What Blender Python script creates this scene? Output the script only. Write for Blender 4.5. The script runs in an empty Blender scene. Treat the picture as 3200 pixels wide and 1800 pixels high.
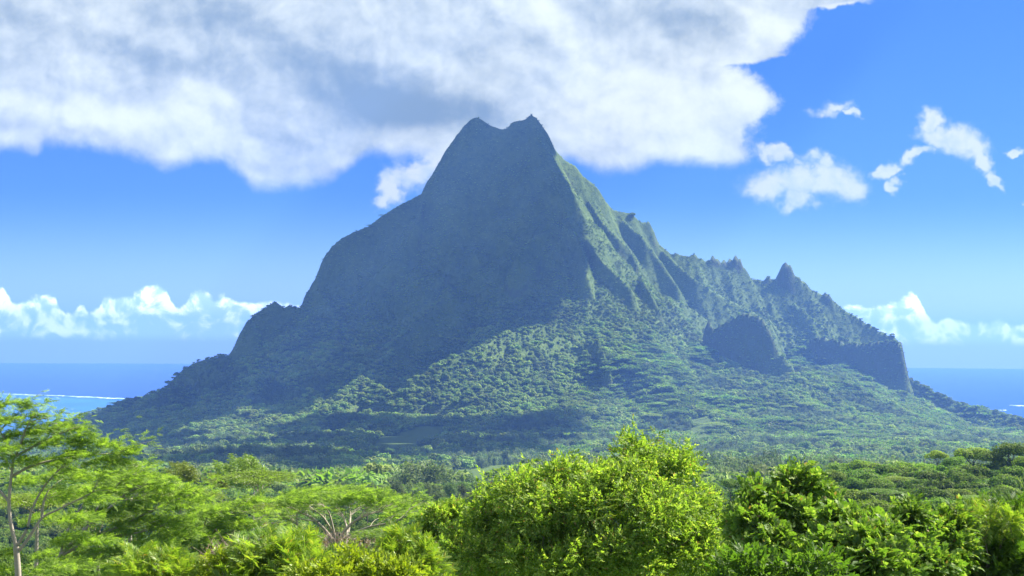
import bpy, math, random
import numpy as np
from mathutils import Matrix, Vector, Euler

random.seed(7)
rng = np.random.default_rng(7)
R = math.radians
scene = bpy.context.scene
col = scene.collection

# ------------------------------------------------------------------ camera
CAM_Z = 240.0
F = 3539.0                       # focal length for a 2576 px wide frame
PITCH, ROLL = R(2.645), R(0.32)
cam_d = bpy.data.cameras.new('camera')
cam = bpy.data.objects.new('camera', cam_d)
col.objects.link(cam)
cam_d.sensor_width = 36.0
cam_d.lens = 36.0 * F / 2576.0
cam_d.clip_start = 0.5
cam_d.clip_end = 200000.0
CAM_M = Matrix.Rotation(R(90) + PITCH, 3, 'X') @ Matrix.Rotation(ROLL, 3, 'Z')
cam.matrix_world = Matrix.Translation((0, 0, CAM_Z)) @ CAM_M.to_4x4()
scene.camera = cam
CM = np.array(CAM_M)


def ray(u, v):
    d = CM @ np.array([(u - 1288.0) / F, -(v - 724.5) / F, -1.0])
    return d / d[1]


def at(u, v, Y):
    """survey point: the spot seen at (u, v) at Y metres ahead"""
    return np.array([0, 0, CAM_Z]) + ray(u, v) * Y


# ------------------------------------------------------------------ sun, exposure
SUN_AZ, SUN_EL = R(64), R(47)     # azimuth to the right of straight ahead
sun_d = bpy.data.lights.new('sun', 'SUN')
sun_d.energy = 5.0
sun_d.angle = R(0.5)
sun_d.color = (1.0, 0.95, 0.83)
sun = bpy.data.objects.new('sun', sun_d)
col.objects.link(sun)
sdir = Vector((math.sin(SUN_AZ) * math.cos(SUN_EL), math.cos(SUN_AZ) * math.cos(SUN_EL), math.sin(SUN_EL)))
sun.rotation_euler = sdir.to_track_quat('Z', 'Y').to_euler()
scene.view_settings.view_transform = 'Standard'
scene.view_settings.look = 'None'
scene.view_settings.exposure = 1.7
scene.view_settings.gamma = 1.0
scene.view_settings.use_curve_mapping = False
scene.cycles.volume_bounces = 1
scene.cycles.max_bounces = 6
scene.cycles.diffuse_bounces = 3
scene.cycles.transmission_bounces = 4
scene.cycles.use_denoising = True


# ------------------------------------------------------------------ node maths helper
class Ex:
    def __init__(s, nt, sock):
        s.nt, s.k = nt, sock

    def _m(s, op, *a, clamp=False):
        n = s.nt.nodes.new('ShaderNodeMath')
        n.operation = op
        n.use_clamp = clamp
        for i, x in enumerate(a):
            if isinstance(x, Ex):
                s.nt.links.new(x.k, n.inputs[i])
            else:
                n.inputs[i].default_value = float(x)
        return Ex(s.nt, n.outputs[0])

    def __add__(s, o): return s._m('ADD', s, o)
    __radd__ = __add__
    def __sub__(s, o): return s._m('SUBTRACT', s, o)
    def __rsub__(s, o): return s._m('SUBTRACT', o, s)
    def __mul__(s, o): return s._m('MULTIPLY', s, o)
    __rmul__ = __mul__
    def __truediv__(s, o): return s._m('DIVIDE', s, o)
    def min(s, o): return s._m('MINIMUM', s, o)
    def max(s, o): return s._m('MAXIMUM', s, o)
    def pow(s, o): return s._m('POWER', s, o)
    def clamp(s): return s._m('ADD', s, 0.0, clamp=True)
    def exp(s): return s._m('EXPONENT', s)

    def step(s, a, b):
        n = s.nt.nodes.new('ShaderNodeMapRange')
        n.interpolation_type = 'SMOOTHSTEP'
        s.nt.links.new(s.k, n.inputs['Value'])
        n.inputs['From Min'].default_value = a
        n.inputs['From Max'].default_value = b
        return Ex(s.nt, n.outputs['Result'])

    def curve(s, pts, x0, x1, y0, y1):
        """piecewise curve through pts, x in x0..x1 and y in y0..y1"""
        n = s.nt.nodes.new('ShaderNodeFloatCurve')
        c = n.mapping.curves[0]
        P = [((x - x0) / (x1 - x0), (y - y0) / (y1 - y0)) for x, y in pts]
        c.points[0].location = P[0]
        c.points[1].location = P[-1]
        for p in P[1:-1]:
            c.points.new(*p)
        for p in c.points:
            p.handle_type = 'VECTOR'
        n.mapping.update()
        t = (s - x0) * (1.0 / (x1 - x0))
        s.nt.links.new(t.clamp().k, n.inputs['Value'])
        return Ex(s.nt, n.outputs[0]) * (y1 - y0) + y0


def combine(nt, x, y, z):
    n = nt.nodes.new('ShaderNodeCombineXYZ')
    for i, q in enumerate((x, y, z)):
        if isinstance(q, Ex):
            nt.links.new(q.k, n.inputs[i])
        else:
            n.inputs[i].default_value = q
    return n.outputs[0]


def noise(nt, vec, scale, detail=5, rough=0.55, dist=0.0, colour=False):
    n = nt.nodes.new('ShaderNodeTexNoise')
    n.inputs['Scale'].default_value = scale
    n.inputs['Detail'].default_value = detail
    n.inputs['Roughness'].default_value = rough
    n.inputs['Distortion'].default_value = dist
    nt.links.new(vec, n.inputs['Vector'])
    return n.outputs['Color'] if colour else Ex(nt, n.outputs['Fac'])


def mixc(nt, fac, a, b, mode='MIX'):
    n = nt.nodes.new('ShaderNodeMix')
    n.data_type = 'RGBA'
    n.blend_type = mode
    n.clamp_factor = True
    for i, x in ((0, fac), (6, a), (7, b)):
        if isinstance(x, Ex):
            nt.links.new(x.k, n.inputs[i])
        elif hasattr(x, 'is_output'):
            nt.links.new(x, n.inputs[i])
        elif i == 0:
            n.inputs[i].default_value = x
        else:
            n.inputs[i].default_value = (*x, 1.0)
    return n.outputs[2]


# ------------------------------------------------------------------ world: sky and clouds
def px2sky(u, v):
    """direction of a traced sky point as tangent coordinates about due ahead (in the same units)"""
    d = ray(u, v)
    return d[0] * 1000.0, -d[2] * 1000.0


def build_world():
    w = bpy.data.worlds.new('World')
    scene.world = w
    w.use_nodes = True
    nt = w.node_tree
    nt.nodes.clear()
    L = nt.links
    out = nt.nodes.new('ShaderNodeOutputWorld')
    bg = nt.nodes.new('ShaderNodeBackground')
    bg.inputs['Strength'].default_value = 0.05
    L.new(bg.outputs[0], out.inputs[0])
    sky = nt.nodes.new('ShaderNodeTexSky')
    sky.sky_type = 'NISHITA'
    sky.sun_disc = False
    sky.sun_elevation = SUN_EL
    sky.sun_rotation = SUN_AZ
    sky.altitude = 240
    sky.air_density = 1.25
    sky.dust_density = 0.15
    sky.ozone_density = 4.0
    tc = nt.nodes.new('ShaderNodeTexCoord')
    sep = nt.nodes.new('ShaderNodeSeparateXYZ')
    L.new(tc.outputs['Generated'], sep.inputs[0])
    X, Y, Z = (Ex(nt, sep.outputs[i]) for i in range(3))
    ahead = Y.step(0.02, 0.15)
    Yc = Y.max(0.02)
    A = X / Yc * 1000.0          # right of ahead
    B = Z / Yc * -1000.0         # below level (negative is up)
    P = combine(nt, A * 0.001, B * 0.001, 0.0)
    wn = noise(nt, P, 14, 4, 0.6, colour=True)
    sc = nt.nodes.new('ShaderNodeSeparateColor')
    L.new(wn, sc.inputs[0])
    w1, w2 = Ex(nt, sc.outputs[0]) - 0.5, Ex(nt, sc.outputs[1]) - 0.5
    P2 = combine(nt, (A + w1 * 26.0) * 0.001, (B + w2 * 20.0) * 0.001, 3.7)
    n_big = noise(nt, P2, 9, 3, 0.5) - 0.5
    n_mid = noise(nt, P2, 26, 6, 0.62) - 0.5
    n_fine = noise(nt, P2, 75, 5, 0.6) - 0.5
    P2o = combine(nt, (A + w1 * 26.0 + 5.0) * 0.001, (B + w2 * 20.0 - 7.0) * 0.001, 3.7)
    relief = noise(nt, P2, 30, 4, 0.55) - noise(nt, P2o, 30, 4, 0.55)     # side of each billow that faces the sun
    S = 1000.0 / F               # trace px -> tangent units

    def curve_of(inp, pts, axis):
        q = [px2sky(*p) for p in pts]
        if axis == 1:
            q = [(b, a) for a, b in q]
        q.sort()
        xs = [p[0] for p in q]
        ys = [p[1] for p in q]
        return inp.curve(q, xs[0], xs[-1], min(ys) - 1, max(ys) + 1)

    # --- the great deck: lower edge as a curve over A, right edge as a curve over B
    low = [(-300, 380), (0, 380), (95, 382), (112, 360), (160, 362), (230, 368), (320, 392), (372, 412), (410, 432), (445, 420),
           (475, 412), (490, 396), (560, 398), (600, 436), (635, 474), (700, 482), (780, 470), (830, 455), (870, 432),
           (905, 402), (935, 388), (1000, 396), (1050, 392), (1200, 400), (1440, 410), (1480, 430), (1530, 441), (1600, 438),
           (1650, 416), (1720, 414), (1800, 422), (1880, 416), (1905, 405), (1960, 380), (2100, 380)]
    vb = curve_of(A, low, 0)
    right = [(2400, -60), (2300, -20), (2200, 0), (2100, 12), (2045, 24), (2030, 60), (2020, 105), (1995, 138), (1925, 154), (1872, 164),
             (1900, 200), (1955, 236), (1982, 256), (1925, 300), (1902, 330), (1892, 370), (1902, 405), (1885, 430), (1870, 500)]
    ur = curve_of(B, right, 1)
    # hard to soft: right edge crisper and more ragged than the lower edge
    d1 = (vb - B) + n_mid * (55 * S) + n_fine * (22 * S) + n_big * (20 * S)
    d2 = (ur - A) + n_mid * (150 * S) + n_fine * (70 * S)
    deck = d1.step(-14 * S, 34 * S) * d2.step(-16 * S, 42 * S)

    def blob(u, v, rx, ry, rot=0.0, src=(A, B)):
        """1 at the centre, 0 on an ellipse"""
        a, b = px2sky(u, v)
        dx, dy = src[0] - a, src[1] - b
        c, s_ = math.cos(R(rot)), math.sin(R(rot))
        ex = (dx * c + dy * s_) * (1.0 / (rx * S))
        ey = (dy * c - dx * s_) * (1.0 / (ry * S))
        return 1.0 - (ex * ex + ey * ey).pow(0.5)

    def union(bl):
        r = bl[0]
        for x in bl[1:]:
            r = r.max(x)
        return r

    # --- separate cumulus puffs
    wq = noise(nt, P, 48, 3, 0.6, colour=True)
    sq = nt.nodes.new('ShaderNodeSeparateColor')
    L.new(wq, sq.inputs[0])
    PW = (A + w1 * 42.0 + (Ex(nt, sq.outputs[0]) - 0.5) * 34.0, B + w2 * 26.0 + (Ex(nt, sq.outputs[1]) - 0.5) * 22.0)
    blob_ = blob
    blob = lambda *a: blob_(*a, src=PW) if len(a) < 5 else blob_(*a[:5], PW)
    puffs = union([
        blob(1930, 478, 78, 40, -5), blob(2020, 468, 95, 62, 5), blob(2110, 460, 95, 58, 12), blob(2060, 420, 60, 30), blob(1960, 396, 70, 24, 8),
        blob(2000, 505, 60, 34, 10), blob(2015, 470, 175, 56, 3),
        blob(2325, 300, 50, 30, -25), blob(2385, 352, 105, 50, 24), blob(2350, 340, 66, 46, 20), blob(2420, 355, 85, 52, 25), blob(2470, 400, 52, 26, 42), blob(2505, 432, 20, 26, -20),
        blob(2235, 435, 36, 24, -15), blob(2262, 470, 26, 24), blob(2300, 400, 66, 22, -30),
        blob(2105, 280, 66, 24, -4), blob(2155, 295, 28, 14, 30), blob(2556, 374, 32, 10, -8), blob(2580, 492, 14, 8),
        blob(2080, 12, 160, 16, -4),
        blob(985, 470, 52, 70, 12), blob(1040, 440, 70, 52), blob(960, 500, 30, 40, 10), blob(1085, 420, 60, 70),
    ])
    puff = (puffs * 1.6 + n_mid * 1.35 + n_fine * 1.2 + 0.16).step(-0.05, 1.25).pow(1.2)
    blob = blob_
    # --- horizon banks: ragged tops, hazy bottoms
    topL = [(-200, 800), (-60, 770), (-20, 740), (8, 728), (22, 742), (35, 764), (65, 750), (95, 740), (120, 748), (140, 752), (160, 790), (185, 792), (198, 765), (212, 772),
            (225, 790), (250, 770), (262, 745), (300, 742), (330, 745), (365, 725), (395, 712), (420, 722), (425, 745), (440, 772), (462, 768), (480, 738), (505, 728),
            (528, 742), (540, 752), (565, 738), (600, 760), (625, 768), (655, 762), (690, 756), (760, 770), (860, 840), (1000, 860), (1700, 860), (2000, 850),
            (2100, 790), (2130, 768), (2190, 772), (2225, 765), (2250, 760), (2278, 742), (2296, 732), (2312, 745), (2330, 790), (2350, 815), (2375, 800), (2420, 806),
            (2450, 810), (2485, 812), (2510, 805), (2540, 815), (2576, 812), (2700, 800), (2900, 815)]
    vt = curve_of(A, topL, 0)
    P3 = combine(nt, (A + w1 * 10.0) * 0.001, (B * 1.15 + w2 * 9.0) * 0.001, 9.1)
    n_bil = noise(nt, P3, 48, 5, 0.58, 0.4) - 0.5
    n_b2 = noise(nt, P3, 22, 3, 0.5) - 0.5
    dbank = (B - vt) + n_bil * (46 * S) + n_fine * (16 * S)
    body = dbank.step(-3 * S, 10 * S)
    foot_b = px2sky(1288, 862)[1]
    foot = 1.0 - B.step(foot_b - 22 * S, foot_b + 6 * S)
    P3o = combine(nt, (A + w1 * 10.0 + 4.0) * 0.001, (B * 1.15 + w2 * 9.0 - 5.0) * 0.001, 9.1)
    rel3 = noise(nt, P3, 48, 5, 0.58, 0.4) - noise(nt, P3o, 48, 5, 0.58, 0.4)
    lump = (n_bil * 1.2 + n_b2 * 1.3 + rel3 * 2.6 + 0.55 + (vt - B) * (0.0030 / S)).step(0.05, 0.85)
    bank = body * foot * (lump * 0.40 + 0.58)

    # --- shading of the deck: broad grey belts and bright lobes
    sh = 0.35 + n_big * 0.9 + n_mid * 0.6 + n_fine * 0.12 + relief * 1.3

    def g(u, v, rx, ry, rot, amt):
        nonlocal sh
        b = blob(u, v, rx, ry, rot, (A + n_mid * 40.0, B + n_big * 60.0)).max(0.0)
        sh = sh + b.step(0.0, 0.9) * amt
    g(350, 150, 700, 60, 16, -0.30)
    g(900, 230, 520, 120, 17, -0.62)
    g(560, 40, 320, 90, 10, -0.30)
    g(1050, 300, 350, 80, 12, -0.46)
    g(1120, 60, 330, 120, 5, -0.12)
    g(1720, 60, 260, 60, 8, -0.30)
    g(1280, 200, 300, 60, 20, -0.18)
    g(230, 65, 130, 60, 10, 0.25)
    g(120, 280, 300, 60, 10, 0.42)
    g(420, 330, 330, 62, 8, 0.36)
    g(520, 255, 120, 50, 40, 0.22)
    g(30, 345, 110, 40, 0, 0.25)
    g(440, 400, 70, 30, 0, 0.25)
    g(720, 440, 240, 50, 3, 0.14)
    g(1450, 80, 220, 90, 30, 0.36)
    g(1330, 30, 150, 60, 0, 0.25)
    g(1620, 270, 380, 190, 8, 0.52)
    g(1890, 230, 160, 110, 25, 0.42)
    g(1950, 90, 140, 80, 0, 0.34)
    g(1700, 390, 330, 70, 2, 0.28)
    g(1000, 480, 140, 120, 0, 0.5)
    shade = sh.step(-0.45, 1.15)
    ccol = mixc(nt, shade, (2.6, 3.6, 4.3), (9.9, 10.5, 9.5))
    puffc = mixc(nt, (puff * 0.6 + relief * 3.0 + n_mid * 0.8 + 0.28).clamp(), (4.6, 6.2, 8.6), (8.6, 9.0, 9.0))
    bankc = mixc(nt, (lump * 1.0 + n_fine * 0.5).clamp(), (15.0, 20.0, 27.0), (38.0, 39.0, 37.0))
    # thin veil just above the sea
    col_ = sky.outputs[0]
    tint = mixc(nt, 1.0, col_, mixc(nt, B.step(-120.0, -10.0), (0.21, 0.50, 1.15), (1.15, 1.36, 1.45)), 'MULTIPLY')
    col_ = tint
    col_ = mixc(nt, bank * ahead * 0.95, col_, bankc)
    col_ = mixc(nt, puff * 0.93 * ahead, col_, puffc)
    col_ = mixc(nt, deck * 0.97 * ahead, col_, ccol)
    # behind the camera: unseen broken cloud added for lighting, from the same noise family
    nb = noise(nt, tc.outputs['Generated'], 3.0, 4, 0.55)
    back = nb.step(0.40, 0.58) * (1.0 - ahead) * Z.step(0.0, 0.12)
    col_ = mixc(nt, back * 0.92, col_, (9.5, 9.8, 10.0))     # bright enough to lift the shaded mountain face
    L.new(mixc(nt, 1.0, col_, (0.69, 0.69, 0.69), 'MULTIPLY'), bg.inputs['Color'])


build_world()


# ------------------------------------------------------------------ numpy noise
def _hash(ix, iy, seed):
    h = (ix.astype(np.int64) * 374761393 + iy.astype(np.int64) * 668265263 + seed * 974634541) & 0xffffffff
    h = ((h ^ (h >> 13)) * 1274126177) & 0xffffffff
    return ((h ^ (h >> 16)) & 0xffff) / 65535.0


def vnoise(x, y, seed=0):
    ix, iy = np.floor(x), np.floor(y)
    fx, fy = x - ix, y - iy
    fx, fy = fx * fx * (3 - 2 * fx), fy * fy * (3 - 2 * fy)
    a, b = _hash(ix, iy, seed), _hash(ix + 1, iy, seed)
    c, d = _hash(ix, iy + 1, seed), _hash(ix + 1, iy + 1, seed)
    return (a + (b - a) * fx) * (1 - fy) + (c + (d - c) * fx) * fy


def fbm(x, y, octv=4, seed=0):
    s, a, t = 0, 0.5, 0
    for i in range(octv):
        s = s + a * vnoise(x * 2 ** i + 17.3 * i, y * 2 ** i - 9.1 * i, seed + i)
        t += a
        a *= 0.5
    return s / t - 0.5


def sstep(a, b, x):
    t = np.clip((x - a) / (b - a), 0, 1)
    return t * t * (3 - 2 * t)


# ------------------------------------------------------------------ terrain
def base_height(x, y):
    p = np.interp(y, [-60, -5, 4, 10, 24, 45, 60, 100, 150, 215, 300, 430, 560, 700, 900, 1000, 1080, 1250, 1500, 2000, 2300, 2600, 3000, 3400, 3900, 4400, 6000],
                  [238.6, 238.4, 238.1, 236.9, 232.8, 228.5, 226, 220.5, 214, 206, 197, 185, 174, 162, 150, 147, 138, 114, 104, 86, 82, 84, 84, 64, 18, -12, -40])
    far = sstep(700, 1500, y)
    p = p - far * 52 * sstep(350, 1100, -x) * (1 - sstep(3900, 4500, y)) - far * 16 * sstep(600, 1300, x)
    # hill on the right of the lookout
    p = p + 17 * np.exp(-(((x - 125) / 75) ** 2 + ((y - 360) / 130) ** 2))
    p = p - 20 * np.exp(-(((x + 190) / 90) ** 2 + ((y - 420) / 200) ** 2))
    # gentle rolling ground in the valley
    amp = sstep(300, 1100, y) * (1 - sstep(3600, 4200, y))
    p = p + amp * (fbm(x / 330, y / 260, 3, 5) * 26 + fbm(x / 90, y / 80, 3, 9) * 6)
    return p


# ridges: (u, v, distance ahead, steepness)
SKY = [(-200, 1130, 3150, 1.0), (0, 1098, 3250, 1.0), (90, 1080, 3330, 1.0), (160, 1062, 3400, 1.0), (230, 1036, 3430, 1.1), (300, 1016, 3450, 1.2), (350, 1002, 3470, 1.3),
       (385, 998, 3480, 1.6), (405, 986, 3485, 1.6), (420, 966, 3490, 1.7), (440, 946, 3500, 1.8), (460, 926, 3505, 1.7), (500, 906, 3515, 1.6), (540, 897, 3525, 1.6),
       (575, 890, 3540, 2.2), (590, 866, 3550, 3.0), (600, 842, 3555, 3.0), (620, 806, 3560, 2.6), (650, 781, 3570, 2.3), (675, 766, 3580, 2.4), (690, 753, 3585, 3.0),
       (702, 760, 3588, 2.6), (712, 771, 3590, 2.2), (730, 764, 3595, 2.2), (750, 771, 3600, 2.0), (762, 760, 3605, 2.2), (770, 735, 3610, 2.4), (787, 706, 3615, 2.6),
       (800, 697, 3618, 3.0), (806, 664, 3622, 3.2), (816, 641, 3626, 2.6), (836, 615, 3632, 2.2), (860, 596, 3640, 1.9), (890, 581, 3650, 1.8), (930, 565, 3665, 1.7),
       (960, 541, 3680, 1.6), (1000, 516, 3695, 1.6), (1050, 490, 3710, 1.7), (1072, 475, 3718, 2.2), (1077, 455, 3722, 2.4), (1096, 420, 3730, 2.0), (1126, 369, 3742, 1.8),
       (1150, 335, 3750, 1.8), (1176, 304, 3756, 2.0), (1198, 289, 3760, 2.2), (1212, 296, 3760, 2.0), (1238, 316, 3758, 1.8), (1260, 321, 3756, 1.7), (1277, 319, 3755, 1.8),
       (1287, 306, 3754, 2.0), (1318, 298, 3752, 1.9), (1337, 284, 3750, 2.2), (1351, 296, 3755, 2.2), (1376, 330, 3770, 1.9), (1396, 374, 3785, 1.8), (1420, 399, 3800, 1.8),
       (1448, 415, 3813, 2.0), (1466, 440, 3822, 1.9), (1492, 459, 3834, 1.9), (1506, 474, 3840, 1.9), (1521, 500, 3847, 1.9), (1541, 525, 3855, 1.8), (1558, 529, 3862, 2.0),
       (1590, 534, 3875, 2.0), (1608, 553, 3883, 2.0), (1618, 556, 3887, 2.4), (1634, 552, 3893, 3.0), (1642, 572, 3897, 2.6), (1650, 596, 3900, 2.0), (1662, 616, 3904, 1.6), (1690, 637, 3912, 1.3), (1740, 642, 3927, 1.3),
       (1786, 656, 3940, 1.4), (1868, 668, 3964, 1.6), (1882, 698, 3968, 1.5), (1915, 703, 3975, 1.5), (1960, 700, 3986, 1.6), (2000, 702, 3995, 1.8), (2028, 708, 3998, 1.9),
       (2036, 724, 3999, 1.8), (2068, 738, 4002, 1.8), (2100, 756, 4005, 1.9), (2125, 777, 4003, 1.9), (2174, 806, 4000, 2.4), (2215, 830, 3994, 3.2), (2250, 841, 3988, 5.0), (2268, 852, 3985, 8.0)]
TOE = [(2272, 948, 3880, 1.8), (2310, 962, 3820, 1.5), (2360, 990, 3720, 1.3), (2400, 1011, 3640, 1.1), (2450, 1026, 3540, 1.0), (2500, 1037, 3440, 1.0), (2576, 1056, 3300, 1.0),
       (2700, 1085, 3120, 1.0), (2900, 1120, 2900, 1.0)]
MAIN = [(1337, 284, 3750, 2.2), (1353, 331, 3715, 1.7), (1359, 391, 3672, 1.7), (1368, 435, 3642, 1.7), (1388, 450, 3630, 1.7), (1411, 488, 3602, 1.9), (1424, 530, 3570, 2.0),
        (1422, 561, 3540, 2.1), (1408, 610, 3480, 2.3), (1424, 680, 3425, 2.4), (1432, 730, 3378, 2.4), (1441, 784, 3325, 2.1), (1458, 824, 3290, 1.6), (1476, 850, 3235, 1.8),
        (1502, 862, 3190, 2.4), (1516, 888, 3150, 2.2), (1530, 922, 3110, 1.7), (1570, 975, 3010, 1.2), (1630, 1030, 2860, 1.0), (1700, 1075, 2700, 0.9)]
SPIRES = [[(1681, 619, 3905, 6.0), (1683, 640, 3906, 4.0)], [(1738, 640, 3922, 3.0), (1744, 634, 3924, 4.0), (1752, 640, 3926, 3.0)],
          [(1786, 652, 3936, 4.0), (1792, 641, 3938, 5.0), (1801, 644, 3941, 5.0), (1808, 652, 3943, 4.5), (1819, 649, 3946, 5.0), (1829, 652, 3949, 4.5), (1834, 645, 3950, 6.0), (1841, 650, 3952, 5.0),
           (1848, 639, 3954, 6.0), (1861, 642, 3958, 6.0), (1865, 655, 3960, 4.5), (1872, 675, 3961, 3.5), (1880, 684, 3963, 5.0)],
          [(1922, 700, 3973, 3.5), (1929, 689, 3975, 5.0), (1937, 698, 3976, 3.5)], [(1955, 690, 3981, 4.0), (1964, 670, 3983, 4.5), (1977, 653, 3986, 5.5), (1988, 666, 3988, 4.5), (1999, 686, 3991, 3.5), (2012, 696, 3992, 3.0)],
          [(2070, 738, 3998, 3.5), (2078, 729, 3999, 4.5), (2090, 742, 4000, 3.0)]]


def seg_field(X, Y, segs, zb, state):
    """raise the field with cones round each ridge segment; state = [h, d, along]"""
    H, D, S = state
    s_acc = 0.0
    for (p, q, sp, sq) in segs:
        d0 = q[:2] - p[:2]
        L2 = float(d0 @ d0) + 1e-6
        reach = 1500.0
        t = np.clip(((X - p[0]) * d0[0] + (Y - p[1]) * d0[1]) / L2, 0, 1)
        dx, dy = X - (p[0] + t * d0[0]), Y - (p[1] + t * d0[1])
        d = np.sqrt(dx * dx + dy * dy)
        zr = p[2] + t * (q[2] - p[2])
        st = sp + t * (sq - sp)
        hr = np.maximum(zr - zb, 2.0)
        Lr = hr / st + 12.0
        h = zb + hr * (np.exp(-d / Lr) - 0.085) / 0.915
        m = h > H
        H[m], D[m], S[m] = h[m], d[m], (s_acc + t * math.sqrt(L2))[m]
        s_acc += math.sqrt(L2)
    return state


def segs_of(line, lift=0.0):
    P = [(at(u, v, Y), s) for u, v, Y, s in line]
    return [(P[i][0], P[i + 1][0], P[i][1], P[i + 1][1]) for i in range(len(P) - 1)]


xs = np.concatenate([np.arange(-4200, -1560, 40.0), np.arange(-1560, 1560, 4.6), np.arange(1560, 4201, 40.0)])
xs_near = np.arange(-340, 340, 5.0)
ys_m = np.concatenate([np.arange(2440, 2800, 7.0), np.arange(2800, 4060, 4.2), np.arange(4060, 4760, 25.0)])
GX, GY = np.meshgrid(xs, ys_m)
ZB = base_height(GX, GY)


class Field:
    def __init__(s, xs, ys, Z): s.xs, s.ys, s.Z = xs, ys, Z

    def __call__(s, x, y):
        x, y = np.asarray(x, float), np.asarray(y, float)
        i = np.clip(np.searchsorted(s.xs, x) - 1, 0, len(s.xs) - 2)
        j = np.clip(np.searchsorted(s.ys, y) - 1, 0, len(s.ys) - 2)
        fx = np.clip((x - s.xs[i]) / (s.xs[i + 1] - s.xs[i]), 0, 1)
        fy = np.clip((y - s.ys[j]) / (s.ys[j + 1] - s.ys[j]), 0, 1)
        Z = s.Z
        return (Z[j, i] * (1 - fx) + Z[j, i + 1] * fx) * (1 - fy) + (Z[j + 1, i] * (1 - fx) + Z[j + 1, i + 1] * fx) * fy


def hit(u, v, field, y0=2450, y1=4300, back=0.0):
    r = ray(u, v)
    yy = np.arange(y0, y1, 2.0)
    zz = field(r[0] * yy, yy)
    below = np.nonzero(zz > CAM_Z + r[2] * yy)[0]
    return float(yy[below[0]]) - back if len(below) else None


state = [ZB.copy(), np.full_like(ZB, 400.0), np.zeros_like(ZB)]
for line in (SKY, TOE, MAIN):
    seg_field(GX, GY, segs_of(line), ZB, state)
f0 = Field(xs, ys_m, state[0].copy())


def spur(pts, s, back, s_end=None):
    """a secondary ridge: its crest floats 'back' metres nearer than the first surface"""
    line = []
    n = len(pts)
    for k, (u, v) in enumerate(pts):
        b = back if np.isscalar(back) else back[k]
        Y = hit(u, v, f0)
        if Y is None:
            continue
        line.append((u, v, Y - b, s if s_end is None else s + (s_end - s) * k / max(n - 1, 1)))
    return line


SPURS = [
    ([(1424, 530), (1441, 575), (1458, 600), (1468, 645), (1474, 683), (1489, 732)], 2.7, [5, 35, 65, 80, 80, 45]),
    ([(1482, 500), (1512, 550), (1555, 593), (1585, 623), (1602, 660), (1622, 710), (1642, 742), (1660, 778)], 2.6, [12, 50, 80, 95, 100, 100, 85, 40]),
    ([(1475, 596), (1515, 650), (1548, 683), (1585, 716), (1600, 745)], 2.6, [25, 60, 85, 85, 45]),
    ([(1568, 548), (1622, 600), (1668, 660), (1702, 713), (1722, 745)], 2.4, [12, 60, 85, 85, 45]),
    ([(1660, 622), (1702, 660), (1752, 702), (1802, 735), (1868, 768), (1930, 800)], 1.8, [5, 50, 75, 75, 65, 40]),
    ([(1384, 566), (1334, 598), (1304, 628), (1288, 660)], 2.4, [8, 50, 65, 25]),
    ([(1068, 490), (1050, 550), (1020, 610), (975, 660), (930, 700), (890, 740)], 2.2, [4, 40, 60, 60, 46, 18]),
    ([(1418, 806), (1330, 825), (1258, 842), (1204, 872), (1108, 912), (1034, 961), (994, 992)], 1.3, [20, 70, 110, 150, 160, 130, 70]),
    ([(1462, 830), (1400, 842), (1324, 872), (1258, 924), (1190, 975), (1140, 1015)], 1.25, [30, 100, 150, 160, 140, 70]),
    ([(1000, 1005), (960, 975), (911, 953), (880, 975), (840, 1012), (780, 1050)], 0.95, [40, 80, 110, 100, 80, 40]),
    ([(560, 1110), (500, 1112), (440, 1128), (400, 1140)], 1.1, [50, 70, 70, 50]),
    ([(1476, 846), (1502, 858), (1518, 884), (1530, 925)], 3.2, [70, 90, 90, 70]),
    ([(1400, 880), (1450, 868), (1490, 862), (1512, 870)], 3.0, [50, 60, 66, 70]),
    ([(2045, 940), (2075, 928), (2110, 930), (2131, 940)], 5.0, [20, 28, 28, 20]), ([(2135, 942), (2165, 934), (2196, 942)], 5.0, [18, 24, 20]),
    ([(800, 720), (830, 760), (850, 800), (850, 850)], 1.8, [6, 18, 20, 10]), ([(640, 800), (655, 850), (640, 900), (600, 940)], 2.0, [8, 20, 22, 15]),
    ([(2000, 760), (2040, 800), (2080, 826)], 1.6, [10, 20, 20]),
]
# rock walls that face the lookout: buttress, pinnacle, cliff band under the right shoulder
WALLS = [[(1768, 868, 3462, 5.0), (1798, 818, 3450, 6.0), (1838, 796, 3440, 6.0), (1872, 777, 3430, 6.0), (1898, 783, 3422, 6.0), (1918, 792, 3415, 6.0), (1940, 830, 3408, 5.0), (1958, 882, 3400, 4.0), (1992, 914, 3392, 3.0)],
         [(1772, 812, 3474, 9.0), (1783, 795, 3472, 10.0), (1793, 806, 3470, 9.0)],
         [(2028, 850, 3872, 5.0), (2065, 837, 3852, 7.0), (2135, 857, 3838, 7.0), (2185, 855, 3826, 7.0), (2235, 847, 3815, 7.0), (2264, 853, 3808, 7.0)]]
for ln in WALLS:
    seg_field(GX, GY, segs_of(ln), ZB, state)
for pts, s, back in SPURS:
    ln = spur(pts, s, back)
    if len(ln) > 1:
        seg_field(GX, GY, segs_of(ln), ZB, state)
H, D, S = state
hi = np.maximum(H - ZB, 0)
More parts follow.
